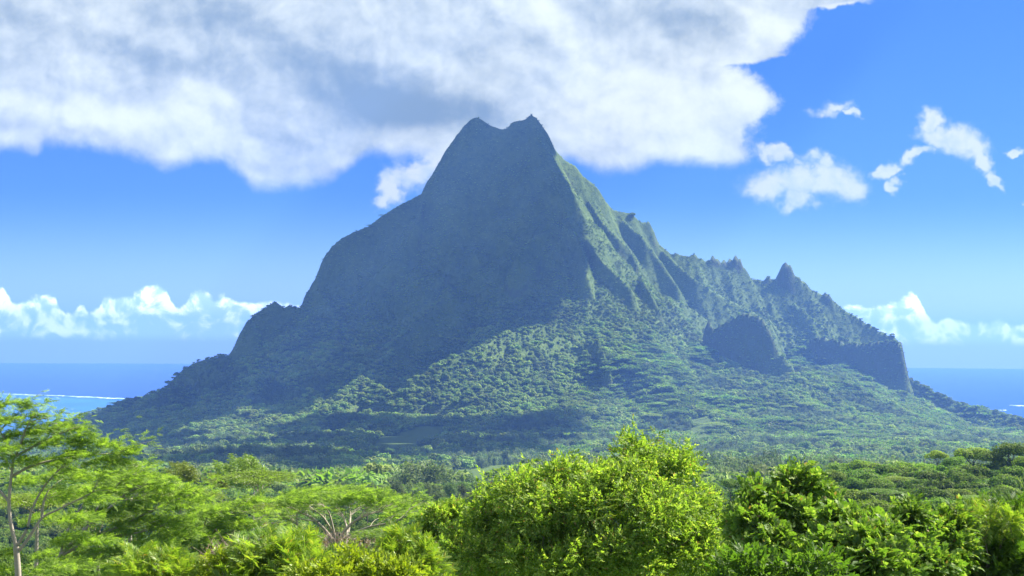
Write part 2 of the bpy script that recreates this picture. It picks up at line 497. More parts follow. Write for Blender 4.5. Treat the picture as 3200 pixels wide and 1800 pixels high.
# flutes run straight down from each crest; broad lumps and crags elsewhere
warp = fbm(GX / 120, GY / 120, 3, 21) * 70
flute = np.abs(2 * (vnoise((S + warp) / 46, D / 520, 31)) - 1) * 0.65 + np.abs(2 * vnoise((S + warp) / 19, D / 300, 33) - 1) * 0.35
H -= flute * np.minimum(D * 0.42, 30) * sstep(20, 160, hi)
spurs_ = 1 - np.abs(2 * vnoise(GX / 150 + fbm(GX / 200, GY / 200, 2, 71) * 1.6, GY / 420, 73) - 1) * 1.0
H += (spurs_ - 0.55) * 82 * sstep(6, 70, hi) * sstep(60, 260, D) * (1 - sstep(260, 420, hi))
H += fbm(GX / 70, GY / 70, 4, 41) * np.minimum(D * 0.36, 38) * sstep(10, 120, hi)
H += (1 - np.abs(2 * vnoise(GX / 42 + fbm(GX / 60, GY / 60, 2, 81), GY / 60 + GX / 90, 83) - 1) - 0.5) * np.minimum(D * 0.2, 15) * sstep(150, 300, hi)
H += fbm(GX / 15, GY / 15, 3, 51) * np.clip(D * 0.4, 1.6, 5.5) * sstep(5, 60, hi)
H[1:-1, 1:-1] = 0.6 * H[1:-1, 1:-1] + 0.1 * (H[:-2, 1:-1] + H[2:, 1:-1] + H[1:-1, :-2] + H[1:-1, 2:])
st2 = [H, D.copy(), S.copy()]
for ln in SPIRES:
    seg_field(GX, GY, segs_of(ln), ZB, st2)
H = st2[0] + (fbm(GX / 12, GY / 12, 2, 57) * 11.0) * sstep(430, 470, st2[0]) * (GX > 380)
mount = Field(xs, ys_m, H)

ys_v = np.concatenate([np.arange(-40, 60, 2.0), np.arange(60, 700, 6.0), np.arange(700, 2440, 10.0), [2440.0]])
xs_v = np.unique(np.concatenate([np.arange(-4200, -1000, 60.0), np.arange(-1000, -120, 10.0), np.arange(-120, 120, 2.5), np.arange(120, 1000, 10.0), np.arange(1000, 4201, 60.0)]))
VX, VY = np.meshgrid(xs_v, ys_v)
VZ = base_height(VX, VY) + fbm(VX / 6, VY / 6, 3, 77) * 0.5 * sstep(2, 12, VY)
VZ[-1] = mount(xs_v, np.full_like(xs_v, 2440.0))
k = sstep(2300, 2440, VY)
VZ = VZ * (1 - k) + k * np.interp(0, [0, 1], [0, 0]) + k * np.broadcast_to(VZ[-1], VZ.shape)
valley = Field(xs_v, ys_v, VZ)


def ground(x, y):
    y = np.asarray(y, float)
    return np.where(y < 2440, valley(x, y), mount(x, y))


# ------------------------------------------------------------------ mesh + object helpers
def mesh_np(name, V, quads=None, tris=None, mat=None, smooth=False):
    me = bpy.data.meshes.new(name)
    V = np.asarray(V, np.float32)
    me.vertices.add(len(V))
    me.vertices.foreach_set('co', V.ravel())
    loops, starts = [], []
    n = 0
    for f, kk in ((quads, 4), (tris, 3)):
        if f is not None and len(f):
            f = np.asarray(f, np.int32)
            loops.append(f.ravel())
            starts.append(n + np.arange(len(f)) * kk)
            n += f.size
    if loops:
        lo = np.concatenate(loops)
        st = np.concatenate(starts).astype(np.int32)
        me.loops.add(len(lo))
        me.loops.foreach_set('vertex_index', lo)
        me.polygons.add(len(st))
        me.polygons.foreach_set('loop_start', st)
        if smooth:
            me.polygons.foreach_set('use_smooth', np.ones(len(st), bool))
    me.update(calc_edges=True)
    if mat:
        me.materials.append(mat)
    return me


def tag(o, label=None, cat=None, group=None, kind=None):
    for kx, vx in (('label', label), ('category', cat), ('group', group), ('kind', kind)):
        if vx:
            o[kx] = vx
    return o


def obj(name, me, parent=None, **kw):
    o = bpy.data.objects.new(name, me)
    col.objects.link(o)
    if parent is not None:
        o.parent = parent
    return tag(o, **kw)


def grid_mesh(name, X, Y, Z, mat, smooth=True):
    r, c = X.shape
    V = np.stack([X, Y, Z], -1).reshape(-1, 3)
    i = (np.arange(r - 1)[:, None] * c + np.arange(c - 1)[None]).ravel()
    Q = np.stack([i, i + 1, i + c + 1, i + c], -1)
    return mesh_np(name, V, Q, None, mat, smooth)


def new_mat(name):
    m = bpy.data.materials.new(name)
    m.use_nodes = True
    nt = m.node_tree
    b = nt.nodes['Principled BSDF']
    return m, nt, b


def terrain_mat(name, rock):
    m, nt, b = new_mat(name)
    g = nt.nodes.new('ShaderNodeNewGeometry')
    pos = g.outputs['Position']
    n1 = noise(nt, pos, 0.012, 5, 0.6)
    n2 = noise(nt, pos, 0.09, 5, 0.65)
    n3 = noise(nt, pos, 0.35, 4, 0.7)
    veg = mixc(nt, (n1 * 1.2 + n2 * 1.5 - 0.9).clamp(), (0.03, 0.058, 0.012), (0.15, 0.21, 0.048))
    veg = mixc(nt, n3.step(0.4, 0.7) * 0.55, veg, (0.045, 0.082, 0.017))
    c = veg
    if rock:
        sep = nt.nodes.new('ShaderNodeSeparateXYZ')
        nt.links.new(g.outputs['True Normal'] if 'True Normal' in g.outputs else g.outputs['Normal'], sep.inputs[0])
        nz = Ex(nt, sep.outputs[2])
        veg = mixc(nt, (0.72 - nz + (n2 - 0.5) * 0.2).step(-0.08, 0.14), mixc(nt, n2, (0.035, 0.065, 0.014), (0.085, 0.125, 0.03)), veg)
        steep = (0.34 - nz + (n2 - 0.5) * 0.5 + (n3 - 0.5) * 0.3).step(0.0, 0.16)
        rockc = mixc(nt, n3, (0.028, 0.036, 0.022), (0.075, 0.085, 0.055))
        c = mixc(nt, steep * 0.75, veg, rockc)
    nt.links.new(c, b.inputs['Base Color'])
    b.inputs['Roughness'].default_value = 0.95
    b.inputs['Specular IOR Level'].default_value = 0.1
    bump = nt.nodes.new('ShaderNodeBump')
    bump.inputs['Strength'].default_value = 0.9
    bump.inputs['Distance'].default_value = 2.5 if rock else 0.6
    h = n2 * 1.0 + n3 * 0.6
    nt.links.new(h.k, bump.inputs['Height'])
    nt.links.new(bump.outputs[0], b.inputs['Normal'])
    return m


M_MOUNT = terrain_mat('mountain_scrub_rock', True)
M_VALLEY = terrain_mat('valley_soil', False)
obj('mountain', grid_mesh('mountain', GX, GY, H, M_MOUNT), kind='structure')
obj('ground', grid_mesh('ground', VX, VY, VZ, M_VALLEY), kind='structure')

# ------------------------------------------------------------------ sea


SEA_R = 27650.0


def sea_pt(u, v):
    r = ray(u, v)
    Y = -CAM_Z / r[2]
    return np.array([r[0] * Y, Y, 0.0])


def sea_z(x, y):
    return 0.0 * x * y


rr = np.concatenate([[50.0], np.geomspace(1500, SEA_R, 60)])
aa = np.linspace(0, 2 * math.pi, 241)
RR, AA = np.meshgrid(rr, aa)
SX, SY = RR * np.sin(AA), RR * np.cos(AA)
M_SEA, nt, b = new_mat('sea_water')
g = nt.nodes.new('ShaderNodeNewGeometry')
sp = nt.nodes.new('ShaderNodeSeparateXYZ')
nt.links.new(g.outputs['Position'], sp.inputs[0])
px, py = Ex(nt, sp.outputs[0]), Ex(nt, sp.outputs[1])
la, lb = sea_pt(0, 991), sea_pt(340, 1005)
ra = sea_pt(2500, 1021)
slope_l = (lb[1] - la[1]) / (lb[0] - la[0])
reef_y = (px - la[0]) * slope_l + la[1]
nn = noise(nt, combine(nt, px * 0.0006, py * 0.00025, 0.0), 2.0, 4, 0.6)
lag = (reef_y - py + (nn - 0.5) * 500.0).step(-120, 250)
shal = (nn * 1.6 - 0.35).clamp() * lag
deep = mixc(nt, noise(nt, combine(nt, px * 0.0002, py * 0.00006, 2.0), 1.5, 4, 0.6), (0.004, 0.035, 0.20), (0.006, 0.05, 0.26))
c = mixc(nt, shal, deep, (0.05, 0.27, 0.52))
nt.links.new(c, b.inputs['Base Color'])
b.inputs['Roughness'].default_value = 0.35
b.inputs['IOR'].default_value = 1.33
b.inputs['Specular IOR Level'].default_value = 0.12
obj('sea', grid_mesh('sea', SX, SY, sea_z(SX, SY), M_SEA), kind='structure')

# ------------------------------------------------------------------ haze
hb = bpy.data.meshes.new('haze')
zlo, zhi, hx = min(float(H.min()), float(VZ.min()), 0.0) - 1.0, float(H.max()) + 14.0, SEA_R + 150.0
V = [(sx * hx, sy * hx, z) for z in (zlo, zhi) for sx, sy in ((-1, -1), (1, -1), (1, 1), (-1, 1))]
hb.from_pydata(V, [], [(3, 2, 1, 0), (4, 5, 6, 7), (0, 1, 5, 4), (1, 2, 6, 5), (2, 3, 7, 6), (3, 0, 4, 7)])
M_HAZE = bpy.data.materials.new('haze_air')
M_HAZE.use_nodes = True
nt = M_HAZE.node_tree
nt.nodes.clear()
o_ = nt.nodes.new('ShaderNodeOutputMaterial')
pv = nt.nodes.new('ShaderNodeVolumePrincipled')
pv.inputs['Color'].default_value = (0.165, 0.355, 0.97, 1.0)
pv.inputs['Density'].default_value = 0.75e-4
pv.inputs['Anisotropy'].default_value = 0.2
nt.links.new(pv.outputs[0], o_.inputs['Volume'])
hb.materials.append(M_HAZE)
obj('haze', hb, kind='stuff')


# ------------------------------------------------------------------ ray to ground, projection
GYY = np.concatenate([np.arange(6, 200, 1.0), np.arange(200, 1000, 3.0), np.arange(1000, 4300, 3.0)])


def spot(u, v):
    r = ray(u, v)
    z = ground(r[0] * GYY, GYY)
    b = np.nonzero(z > CAM_Z + r[2] * GYY)[0]
    Y = GYY[b[0]] if len(b) else 3000.0
    return np.array([r[0] * Y, Y, CAM_Z + r[2] * Y])


def project(x, y, z):
    P = np.stack([x, y, z - CAM_Z], 0)
    c = CM.T @ P
    return 1288 + F * c[0] / -c[2], 724.5 - F * c[1] / -c[2]


def inside(poly, x, y):
    res = np.zeros(np.shape(x), bool)
    n = len(poly)
    for i in range(n):
        (x0, y0), (x1, y1) = poly[i], poly[(i + 1) % n]
        cnd = ((y0 > y) != (y1 > y)) & (x < (x1 - x0) * (y - y0) / (y1 - y0 + 1e-12) + x0)
        res ^= cnd
    return res


# ------------------------------------------------------------------ leaf and wood builders
def norm(a):
    return a / (np.linalg.norm(a, axis=-1, keepdims=True) + 1e-9)


def frames(d, nrm):
    """rotation matrices with the long axis along d and the face towards nrm"""
    x = norm(d)
    z = norm(nrm - (nrm * x).sum(-1, keepdims=True) * x)
    y = np.cross(z, x)
    return np.stack([x, y, z], -1)


def stamp(tv, tq, M, T, sc):
    n, k = len(T), len(tv)
    V = np.einsum('nij,kj->nki', M, tv) * np.reshape(sc, (-1, 1, 1)) + T[:, None, :]
    Q = (tq[None] + (np.arange(n) * k)[:, None, None])
    return V.reshape(-1, 3), Q.reshape(-1, tq.shape[1])


def merge(parts):
    Vs, Qs, o = [], [], 0
    for v, q in parts:
        Vs.append(v)
        Qs.append(q + o)
        o += len(v)
    return np.concatenate(Vs), np.concatenate(Qs)


def rdir(n, g=None):
    return norm((g or rng).normal(size=(n, 3)))


def leaf_t(w=0.22, fold=0.05, droop=0.1):
    v = np.array([[0, 0, 0], [0.45, w, fold], [1, 0, -droop], [0.5, 0, -0.02], [0.45, -w, fold]])
    return v, np.array([[0, 3, 2, 1], [0, 4, 2, 3]])


def blade_t(w=0.06, droop=0.12):
    v = np.array([[0, -w * .4, 0], [0, w * .4, 0], [0.5, w, 0.02], [0.5, -w, 0.02], [1, w * .25, -droop], [1, -w * .25, -droop]])
    return v, np.array([[0, 3, 2, 1], [3, 5, 4, 2]])


def twig_t(n=9, L=1.0, leaf=0.34, w=0.22, ang=52, seed=0):
    """a shoot with alternate leaves; length L along x"""
    g = np.random.default_rng(seed)
    t = np.linspace(0.1, 1.0, n)
    side = np.where(np.arange(n) % 2 == 0, 1.0, -1.0)
    a = R(ang) * (1 - 0.55 * t) * side + g.normal(size=n) * 0.2
    d = np.stack([np.cos(a), np.sin(a), g.normal(size=n) * 0.35 + 0.1], -1)
    nn = np.stack([g.normal(size=n) * 0.45, g.normal(size=n) * 0.45, np.ones(n)], -1)
    T = np.stack([t * L, np.zeros(n), -0.15 * t * t * L], -1)
    return stamp(*leaf_t(w), frames(d, nn), T, leaf * g.uniform(0.75, 1.2, n))


def pinnate_t(n=8, w=0.30, leaf=0.27, seed=0):
    """a compound leaf: paired leaflets along a drooping rachis, length 1"""
    g = np.random.default_rng(seed)
    P = []
    for sgn in (-1, 1):
        t = np.linspace(0.18, 0.97, n)
        d = np.stack([0.45 + 0.4 * t, sgn * np.ones(n), -0.25 + g.normal(size=n) * 0.12], -1)
        nn = np.stack([g.normal(size=n) * 0.2, -sgn * 0.25 + g.normal(size=n) * 0.2, np.ones(n)], -1)
        T = np.stack([t, np.zeros(n), -0.38 * t * t], -1)
        P.append(stamp(*leaf_t(w, 0.04, 0.14), frames(d, nn), T, leaf * (1 - 0.35 * np.abs(t - 0.5)) * g.uniform(0.9, 1.1, n)))
    P.append(stamp(*leaf_t(w), frames(np.array([[1.0, 0, -0.7]]), np.array([[0, 0, 1.0]])), np.array([[1.0, 0, -0.38]]), np.array([leaf])))
    P.append((np.array([[0, -.006, 0], [0, .006, 0], [.5, .005, -.095], [.5, -.005, -.095], [1, .003, -.38], [1, -.003, -.38]]), np.array([[0, 3, 2, 1], [3, 5, 4, 2]])))
    return merge(P)


def feather_t(n=11, seed=0, w=0.075, droop=0.3, fan=0.42):
    """a bipinnate frond: narrow pinnae in pairs, length 1"""
    g = np.random.default_rng(seed)
    P = []
    for sgn in (-1, 1):
        t = np.linspace(0.12, 0.98, n)
        d = np.stack([0.6 + 0.5 * t, sgn * np.ones(n), -0.2 + g.normal(size=n) * 0.15], -1)
        nn = np.stack([g.normal(size=n) * 0.3, g.normal(size=n) * 0.3, np.ones(n)], -1)
        T = np.stack([t, np.zeros(n), -droop * t * t], -1)
        P.append(stamp(*blade_t(w, 0.14), frames(d, nn), T, fan * (1.05 - 0.6 * np.abs(t - 0.35)) * g.uniform(0.85, 1.15, n)))
    P.append((np.array([[0, -.006, 0], [0, .006, 0], [.5, .005, -droop / 4], [.5, -.005, -droop / 4], [1, .003, -droop], [1, -.003, -droop]]), np.array([[0, 3, 2, 1], [3, 5, 4, 2]])))
    return merge(P)


def tube(pts, rad, sides=6):
    """a tapering limb through pts"""
    pts = np.asarray(pts, float)
    rad = np.asarray(rad, float)
    n = len(pts)
    tg = norm(np.gradient(pts, axis=0))
    ref = np.where(np.abs(tg[:, 2:3]) > 0.9, np.array([[1.0, 0, 0]]), np.array([[0, 0, 1.0]]))
    a = norm(np.cross(tg, ref))
    b = np.cross(tg, a)
    th = np.arange(sides) * 2 * math.pi / sides
    V = pts[:, None] + rad[:, None, None] * (np.cos(th)[None, :, None] * a[:, None] + np.sin(th)[None, :, None] * b[:, None])
    V = V.reshape(-1, 3)
    i = np.arange(n - 1)[:, None] * sides
    k = np.arange(sides)[None]
    k2 = (k + 1) % sides
    Q = np.stack([i + k, i + k2, i + sides + k2, i + sides + k], -1).reshape(-1, 4)
    return V, Q


def limb(p, q, r0, r1, sag=0.0, wob=0.06, n=7, sides=6, g=rng):
    p, q = np.asarray(p, float), np.asarray(q, float)
    t = np.linspace(0, 1, n)[:, None]
    L = np.linalg.norm(q - p)
    w = g.normal(size=(n, 3)) * wob * L * 0.35
    w[0] = w[-1] = 0
    bend = np.array([0, 0, 1.0]) * sag * L * 4 * t * (1 - t)
    P = p + (q - p) * t + w + bend
    return P, tube(P, r0 + (r1 - r0) * t[:, 0] ** 0.8, sides)


def leaf_mat(name, c1, c2, c3=None, dead=0.0, trans=0.42, tint=(1.5, 1.9, 0.45), rough=0.45, spec=0.35, inst=False):
    m, nt, b = new_mat(name)
    g = nt.nodes.new('ShaderNodeNewGeometry')
    rnd = Ex(nt, g.outputs['Random Per Island'])
    c = mixc(nt, rnd, c1, c2)
    if c3:
        c = mixc(nt, (rnd * 7.31)._m('FRACT', rnd * 7.31).step(0.72, 0.95), c, c3)
    if dead:
        fr = rnd._m('FRACT', rnd * 13.77)
        c = mixc(nt, fr._m('GREATER_THAN', fr, 1.0 - dead), c, (0.24, 0.17, 0.07))
    if inst:
        oi = nt.nodes.new('ShaderNodeObjectInfo')
        orr = Ex(nt, oi.outputs['Random'])
        n1 = noise(nt, oi.outputs['Location'], 0.011, 3, 0.6)
        val = (0.40 + orr * 0.62 + n1.step(0.35, 0.68) * 0.62)
        hs = nt.nodes.new('ShaderNodeHueSaturation')
        nt.links.new(c, hs.inputs['Color'])
        nt.links.new(val.k, hs.inputs['Value'])
        nt.links.new((0.472 + orr._m('FRACT', orr * 5.7) * 0.04).k, hs.inputs['Hue'])
        c = hs.outputs[0]
    nt.links.new(c, b.inputs['Base Color'])
    b.inputs['Roughness'].default_value = rough
    b.inputs['Specular IOR Level'].default_value = spec
    tr = nt.nodes.new('ShaderNodeBsdfTranslucent')
    nt.links.new(mixc(nt, 1.0, c, tint, 'MULTIPLY'), tr.inputs['Color'])
    mx = nt.nodes.new('ShaderNodeMixShader')
    mx.inputs[0].default_value = trans
    nt.links.new(b.outputs[0], mx.inputs[1])
    nt.links.new(tr.outputs[0], mx.inputs[2])
    nt.links.new(mx.outputs[0], nt.nodes['Material Output'].inputs['Surface'])
    return m


def bark_mat(name, c1, c2):
    m, nt, b = new_mat(name)
    g = nt.nodes.new('ShaderNodeTexCoord')
    n1 = noise(nt, g.outputs['Object'], 9.0, 5, 0.7)
    n2 = noise(nt, g.outputs['Object'], 1.3, 3, 0.6)
    nt.links.new(mixc(nt, (n1 * 0.6 + n2 * 0.8 - 0.2).clamp(), c1, c2), b.inputs['Base Color'])
    b.inputs['Roughness'].default_value = 0.9
    return m


M_FAR = leaf_mat('far_foliage', (0.11, 0.185, 0.036), (0.24, 0.34, 0.075), trans=0.34, tint=(1.3, 1.5, 0.6), rough=0.7, spec=0.15, inst=True)
M_UMB = leaf_mat('umbrella_foliage', (0.075, 0.13, 0.024), (0.155, 0.23, 0.042), trans=0.36, rough=0.6, spec=0.2, inst=True)
M_CAS = leaf_mat('grey_green_foliage', (0.09, 0.14, 0.055), (0.16, 0.22, 0.09), trans=0.3, tint=(1.2, 1.4, 0.7), rough=0.7, spec=0.15, inst=True)
M_NEARB = leaf_mat('undergrowth_leaves', (0.05, 0.10, 0.016), (0.13, 0.20, 0.034), trans=0.35, tint=(1.3, 1.6, 0.5), rough=0.7, spec=0.1, inst=True)
M_BARK = bark_mat('bark', (0.07, 0.055, 0.04), (0.17, 0.14, 0.11))
M_PALE = bark_mat('pale_bark', (0.20, 0.165, 0.12), (0.50, 0.44, 0.36))


# ------------------------------------------------------------------ crowns in unit size (base at z = 0)
def round_crown(n, leaf, seed, flat=1.0, lobes=9, w=0.42):
    g = np.random.default_rng(seed)
    C, Rr = [], []
    for i in range(lobes):
        a, r = g.uniform(0, 6.28), 0.62 * math.sqrt(g.uniform(0, 1))
        C.append([r * math.cos(a), r * math.sin(a), (0.62 + 0.55 * (1 - r * r) * g.uniform(0.5, 1.1)) * flat])
        Rr.append(g.uniform(0.3, 0.48))
    C, Rr = np.array(C), np.array(Rr)
    k = g.integers(0, lobes, n)
    d = rdir(n, g)
    d[:, 2] = np.where(d[:, 2] < -0.45, -d[:, 2], d[:, 2])
    P = C[k] + d * (Rr[k] * g.uniform(0.78, 1.06, n))[:, None] * np.array([1, 1, 0.8 * flat])
    nn = d + g.normal(size=(n, 3)) * 0.36 + np.array([0, 0, 0.25])
    dd = np.cross(nn, rdir(n, g))
    return stamp(*leaf_t(w, 0.08, 0.12), frames(dd, nn), P - norm(dd) * leaf * 0.5, leaf * g.uniform(0.7, 1.3, n))


def umbrella_crown(n, leaf, seed, wind=0.0, layers=13, h=1.0, rad=1.0, tv=None):
    """flat tiers of fine foliage on the ends of spreading limbs; returns crown and tier centres"""
    g = np.random.default_rng(seed)
    C = []
    for i in range(layers):
        a = i * 2.4 + g.uniform(-0.4, 0.4)
        r = rad * 0.86 * math.sqrt((i + 0.4) / layers)
        C.append([r * math.cos(a), r * math.sin(a), h * (1.0 - 0.36 * (r / rad) ** 2 + g.uniform(-0.09, 0.05))])
    C = np.array(C)
    k = g.integers(0, layers, n)
    a, r = g.uniform(0, 6.28, n), np.sqrt(g.uniform(0, 1, n)) * 0.40 * rad * g.uniform(0.8, 1.15, n)
    P = C[k] + np.stack([r * np.cos(a), r * np.sin(a), (0.075 * (1 - (r / (0.42 * rad)) ** 2) + g.normal(size=n) * 0.028) * h], -1)
    out = norm(P * np.array([1, 1, 0.0]) + 1e-6)
    dd = out * 0.7 + rdir(n, g) * 0.7 + np.array([-wind, 0, 0.12])
    nn = np.array([0, 0, 1.0]) + g.normal(size=(n, 3)) * 0.42
    t = tv or leaf_t(0.30, 0.04, 0.15)
    return stamp(*t, frames(dd, nn), P, leaf * g.uniform(0.7, 1.3, n)), C


def plume_crown(n, leaf, seed, lean=0.25, stems=9, spread=0.5, droop=0.5, tv=None):
    """upright feathery plumes all leaning downwind"""
    g = np.random.default_rng(seed)
    parts = []
    m = n // stems
    for s_ in range(stems):
        a, r = g.uniform(0, 6.28), spread * math.sqrt(g.uniform(0, 1))
        b = np.array([r * math.cos(a) * 0.5, r * math.sin(a) * 0.5, 0])
        top = np.array([r * math.cos(a) - lean, r * math.sin(a), g.uniform(1.35, 1.9) * (1 - 0.35 * r)])
        t = g.uniform(0.18, 1.0, m) ** 0.8
        mid = b + (top - b) * t[:, None] + np.stack([-lean * 0.5 * t ** 3, 0 * t, 0 * t], -1)
        wd = 0.30 * np.sin(np.pi * np.clip(t * 0.93 + 0.03, 0, 1)) ** 0.7
        P = mid + rdir(m, g) * (wd * g.uniform(0.3, 1, m))[:, None]
        d = (P - mid) * 2.5 + np.array([-0.55 * lean / 0.25 * 0.5, 0, 0.55 - droop]) + rdir(m, g) * 0.25
        parts.append(stamp(*(tv or blade_t(0.12, 0.2)), frames(d, rdir(m, g) + np.array([0, -0.4, 0.8])), P, leaf * g.uniform(0.7, 1.3, m)))
    return merge(parts)


clumps = bpy.data.collections.new('clump_kinds')
KIND = {}


def proto(name, vq, mat):
    o = bpy.data.objects.new(name, mesh_np(name, vq[0], vq[1], None, mat))
    clumps.objects.link(o)
    KIND[name] = len(KIND)


for i in range(4):
    proto(f'a_round_{i}', round_crown(260, 0.30, 100 + i, flat=(1.0, 0.9, 1.1, 0.8)[i]), M_FAR)
for i in range(3):
    proto(f'b_umbrella_{i}', umbrella_crown(300, 0.27, 200 + i, 0.2, 11)[0], M_UMB)
for i in range(2):
    proto(f'c_plume_{i}', plume_crown(330, 0.26, 300 + i, 0.16, 7, 0.45), M_CAS)
for i in range(2):
    proto(f'd_scrub_{i}', round_crown(130, 0.36, 400 + i, flat=0.55, lobes=6), M_FAR)
for i in range(3):
    proto(f'e_bush_{i}', round_crown(1500, 0.13, 500 + i, flat=0.9, lobes=14), M_NEARB)


def gn_scatter(name, P, idx, rot, scl, label):
    me = bpy.data.meshes.new(name)
    me.vertices.add(len(P))
    me.vertices.foreach_set('co', np.asarray(P, np.float32).ravel())
    for an, ty, dat, key in (('idx', 'INT', idx, 'value'), ('rot', 'FLOAT_VECTOR', rot, 'vector'), ('scl', 'FLOAT_VECTOR', scl, 'vector')):
        at_ = me.attributes.new(an, ty, 'POINT')
        at_.data.foreach_set(key, np.asarray(dat, np.int32 if ty == 'INT' else np.float32).ravel())
    o = obj(name, me, kind='stuff', label=label)
    ng = bpy.data.node_groups.new(name, 'GeometryNodeTree')
    ng.interface.new_socket('Geometry', in_out='INPUT', socket_type='NodeSocketGeometry')
    ng.interface.new_socket('Geometry', in_out='OUTPUT', socket_type='NodeSocketGeometry')
    N, L = ng.nodes.new, ng.links.new
    gi, go = N('NodeGroupInput'), N('NodeGroupOutput')
    iop, ci = N('GeometryNodeInstanceOnPoints'), N('GeometryNodeCollectionInfo')
    ci.inputs['Collection'].default_value = clumps
    ci.inputs['Separate Children'].default_value = True
    ci.inputs['Reset Children'].default_value = True
    iop.inputs['Pick Instance'].default_value = True
    L(gi.outputs[0], iop.inputs['Points'])
    L(ci.outputs[0], iop.inputs['Instance'])
    for an, ty, tgt in (('idx', 'INT', 'Instance Index'), ('rot', 'FLOAT_VECTOR', 'Rotation'), ('scl', 'FLOAT_VECTOR', 'Scale')):
        a = N('GeometryNodeInputNamedAttribute')
        a.data_type = ty
        a.inputs['Name'].default_value = an
        src = [q for q in a.outputs if q.enabled][0]
        L(src, iop.inputs[tgt])
    L(iop.outputs[0], go.inputs[0])
    md = o.modifiers.new('scatter', 'NODES')
    md.node_group = ng
    return o


# ------------------------------------------------------------------ open grass fields in the valley (traced outlines laid on the ground)
FIELDS = {
    'pale green meadow folded into the forest at the foot of the mountain': [(925, 1124), (955, 1100), (1000, 1091), (1058, 1072), (1120, 1074), (1108, 1096), (1064, 1108), (1040, 1127), (970, 1132)],
    'small light green field just above the feathery trees on the left': [(728, 1212), (765, 1197), (832, 1188), (858, 1193), (838, 1210), (785, 1219)],
    'long pale green field edge rising to the right above the grey green trees': [(930, 1222), (1050, 1209), (1130, 1195), (1196, 1181), (1290, 1168), (1290, 1200), (1190, 1214), (1090, 1226)],
    'upper strip of the terraced clearing among trees on the lower right slope': [(1738, 1056), (1764, 1050), (1790, 1049), (1797, 1057), (1770, 1062), (1742, 1066)],
    'middle strip of the terraced clearing among trees on the lower right slope': [(1738, 1077), (1770, 1070), (1801, 1067), (1804, 1077), (1772, 1083), (1742, 1086)],
    'lowest strip of the terraced clearing among trees on the lower right slope': [(1744, 1098), (1770, 1092), (1792, 1090), (1793, 1101), (1768, 1107), (1747, 1109)],
}
M_GRASS, nt, b = new_mat('field_grass')
g = nt.nodes.new('ShaderNodeNewGeometry')
n1 = noise(nt, g.outputs['Position'], 0.02, 4, 0.6)
n2 = noise(nt, g.outputs['Position'], 0.6, 4, 0.7)
nt.links.new(mixc(nt, (n1 * 0.7 + n2 * 0.5 - 0.1).clamp(), (0.05, 0.085, 0.018), (0.09, 0.13, 0.034)), b.inputs['Base Color'])
b.inputs['Roughness'].default_value = 0.95
b.inputs['Specular IOR Level'].default_value = 0.03
FIELD_PX = []
for lab, poly in FIELDS.items():
    G = np.array([spot(*p) for p in poly])
    xa, xb, ya, yb = G[:, 0].min(), G[:, 0].max(), G[:, 1].min(), G[:, 1].max()
    gx = np.arange(xa - 6, xb + 6, 4.0)
    gy = np.arange(ya - 6, yb + 6, 4.0)
    X_, Y_ = np.meshgrid(gx, gy)
    inn = inside(G[:, :2], X_ + fbm(X_ / 22, Y_ / 30, 3, 3) * 34, Y_ + fbm(X_ / 22, Y_ / 30, 3, 4) * 60)
    Z_ = ground(X_, Y_) + 0.5
    r_, c_ = X_.shape
    cell = (inn[:-1, :-1] & inn[1:, 1:] & inn[1:, :-1] & inn[:-1, 1:])
    jj, ii = np.nonzero(cell)
    base = jj * c_ + ii
    Q = np.stack([base, base + 1, base + c_ + 1, base + c_], -1)
    obj('field', mesh_np('field', np.stack([X_, Y_, Z_], -1).reshape(-1, 3), Q, None, M_GRASS, True), kind='structure', label=lab)
    FIELD_PX.append((poly, float(ya), float(yb), G[:, :2]))


HOUSE = spot(1861, 1190)
FIELD_PX.append(([(1846, 1178), (1878, 1178), (1880, 1192), (1844, 1192)], float(HOUSE[1]) - 3, float(HOUSE[1]) + 12, np.array([[HOUSE[0] - 9, HOUSE[1] - 14], [HOUSE[0] + 9, HOUSE[1] - 14], [HOUSE[0] + 9, HOUSE[1] + 9], [HOUSE[0] - 9, HOUSE[1] + 9]])))


# ------------------------------------------------------------------ forest over mountain and valley
def seen(x, y, z, slack):
    """keep what the lookout and the ground near it can see"""
    ok = np.ones(len(x), bool)
    for f in np.linspace(0.03, 0.985, 70):
        ok &= ground(x * f, y * f) < CAM_Z + (z - CAM_Z) * f + slack
    return ok


def scatter_points(n, y0, y1, power=1.0):
    y = (rng.uniform(0, 1, n) * (y1 ** power - y0 ** power) + y0 ** power) ** (1 / power)
    x = rng.uniform(-1, 1, n) * (y * 0.42 + 30)
    return x, y


def slope_nz(x, y, e=6.0):
    gx_ = (ground(x + e, y) - ground(x - e, y)) / (2 * e)
    gy_ = (ground(x, y + e) - ground(x, y - e)) / (2 * e)
    return 1 / np.sqrt(1 + gx_ ** 2 + gy_ ** 2), gx_, gy_


def clear_of_fields(x, y, z, h):
    u, v = project(x, y, z + h * 0.8)
    u2, v2 = project(x, y, z + h * 0.3)
    ok = np.ones(len(x), bool)
    for poly, ya, yb, G in FIELD_PX:
        ok &= ~(((inside(poly, u, v) | inside(poly, u2, v2)) & (y < yb + 5) & (y > ya * 0.72)))
        ok &= ~inside(G, x, y)
    return ok


PP, II, RO, SC = [], [], [], []


def add_pts(x, y, z, idx, s, sz=None, tilt=None):
    n = len(x)
    PP.append(np.stack([x, y, z], -1))
    II.append(idx)
    r = np.zeros((n, 3))
    r[:, 2] = rng.uniform(0, 6.28, n)
    RO.append(r)
    SC.append(np.stack([s, s, sz if sz is not None else s], -1))


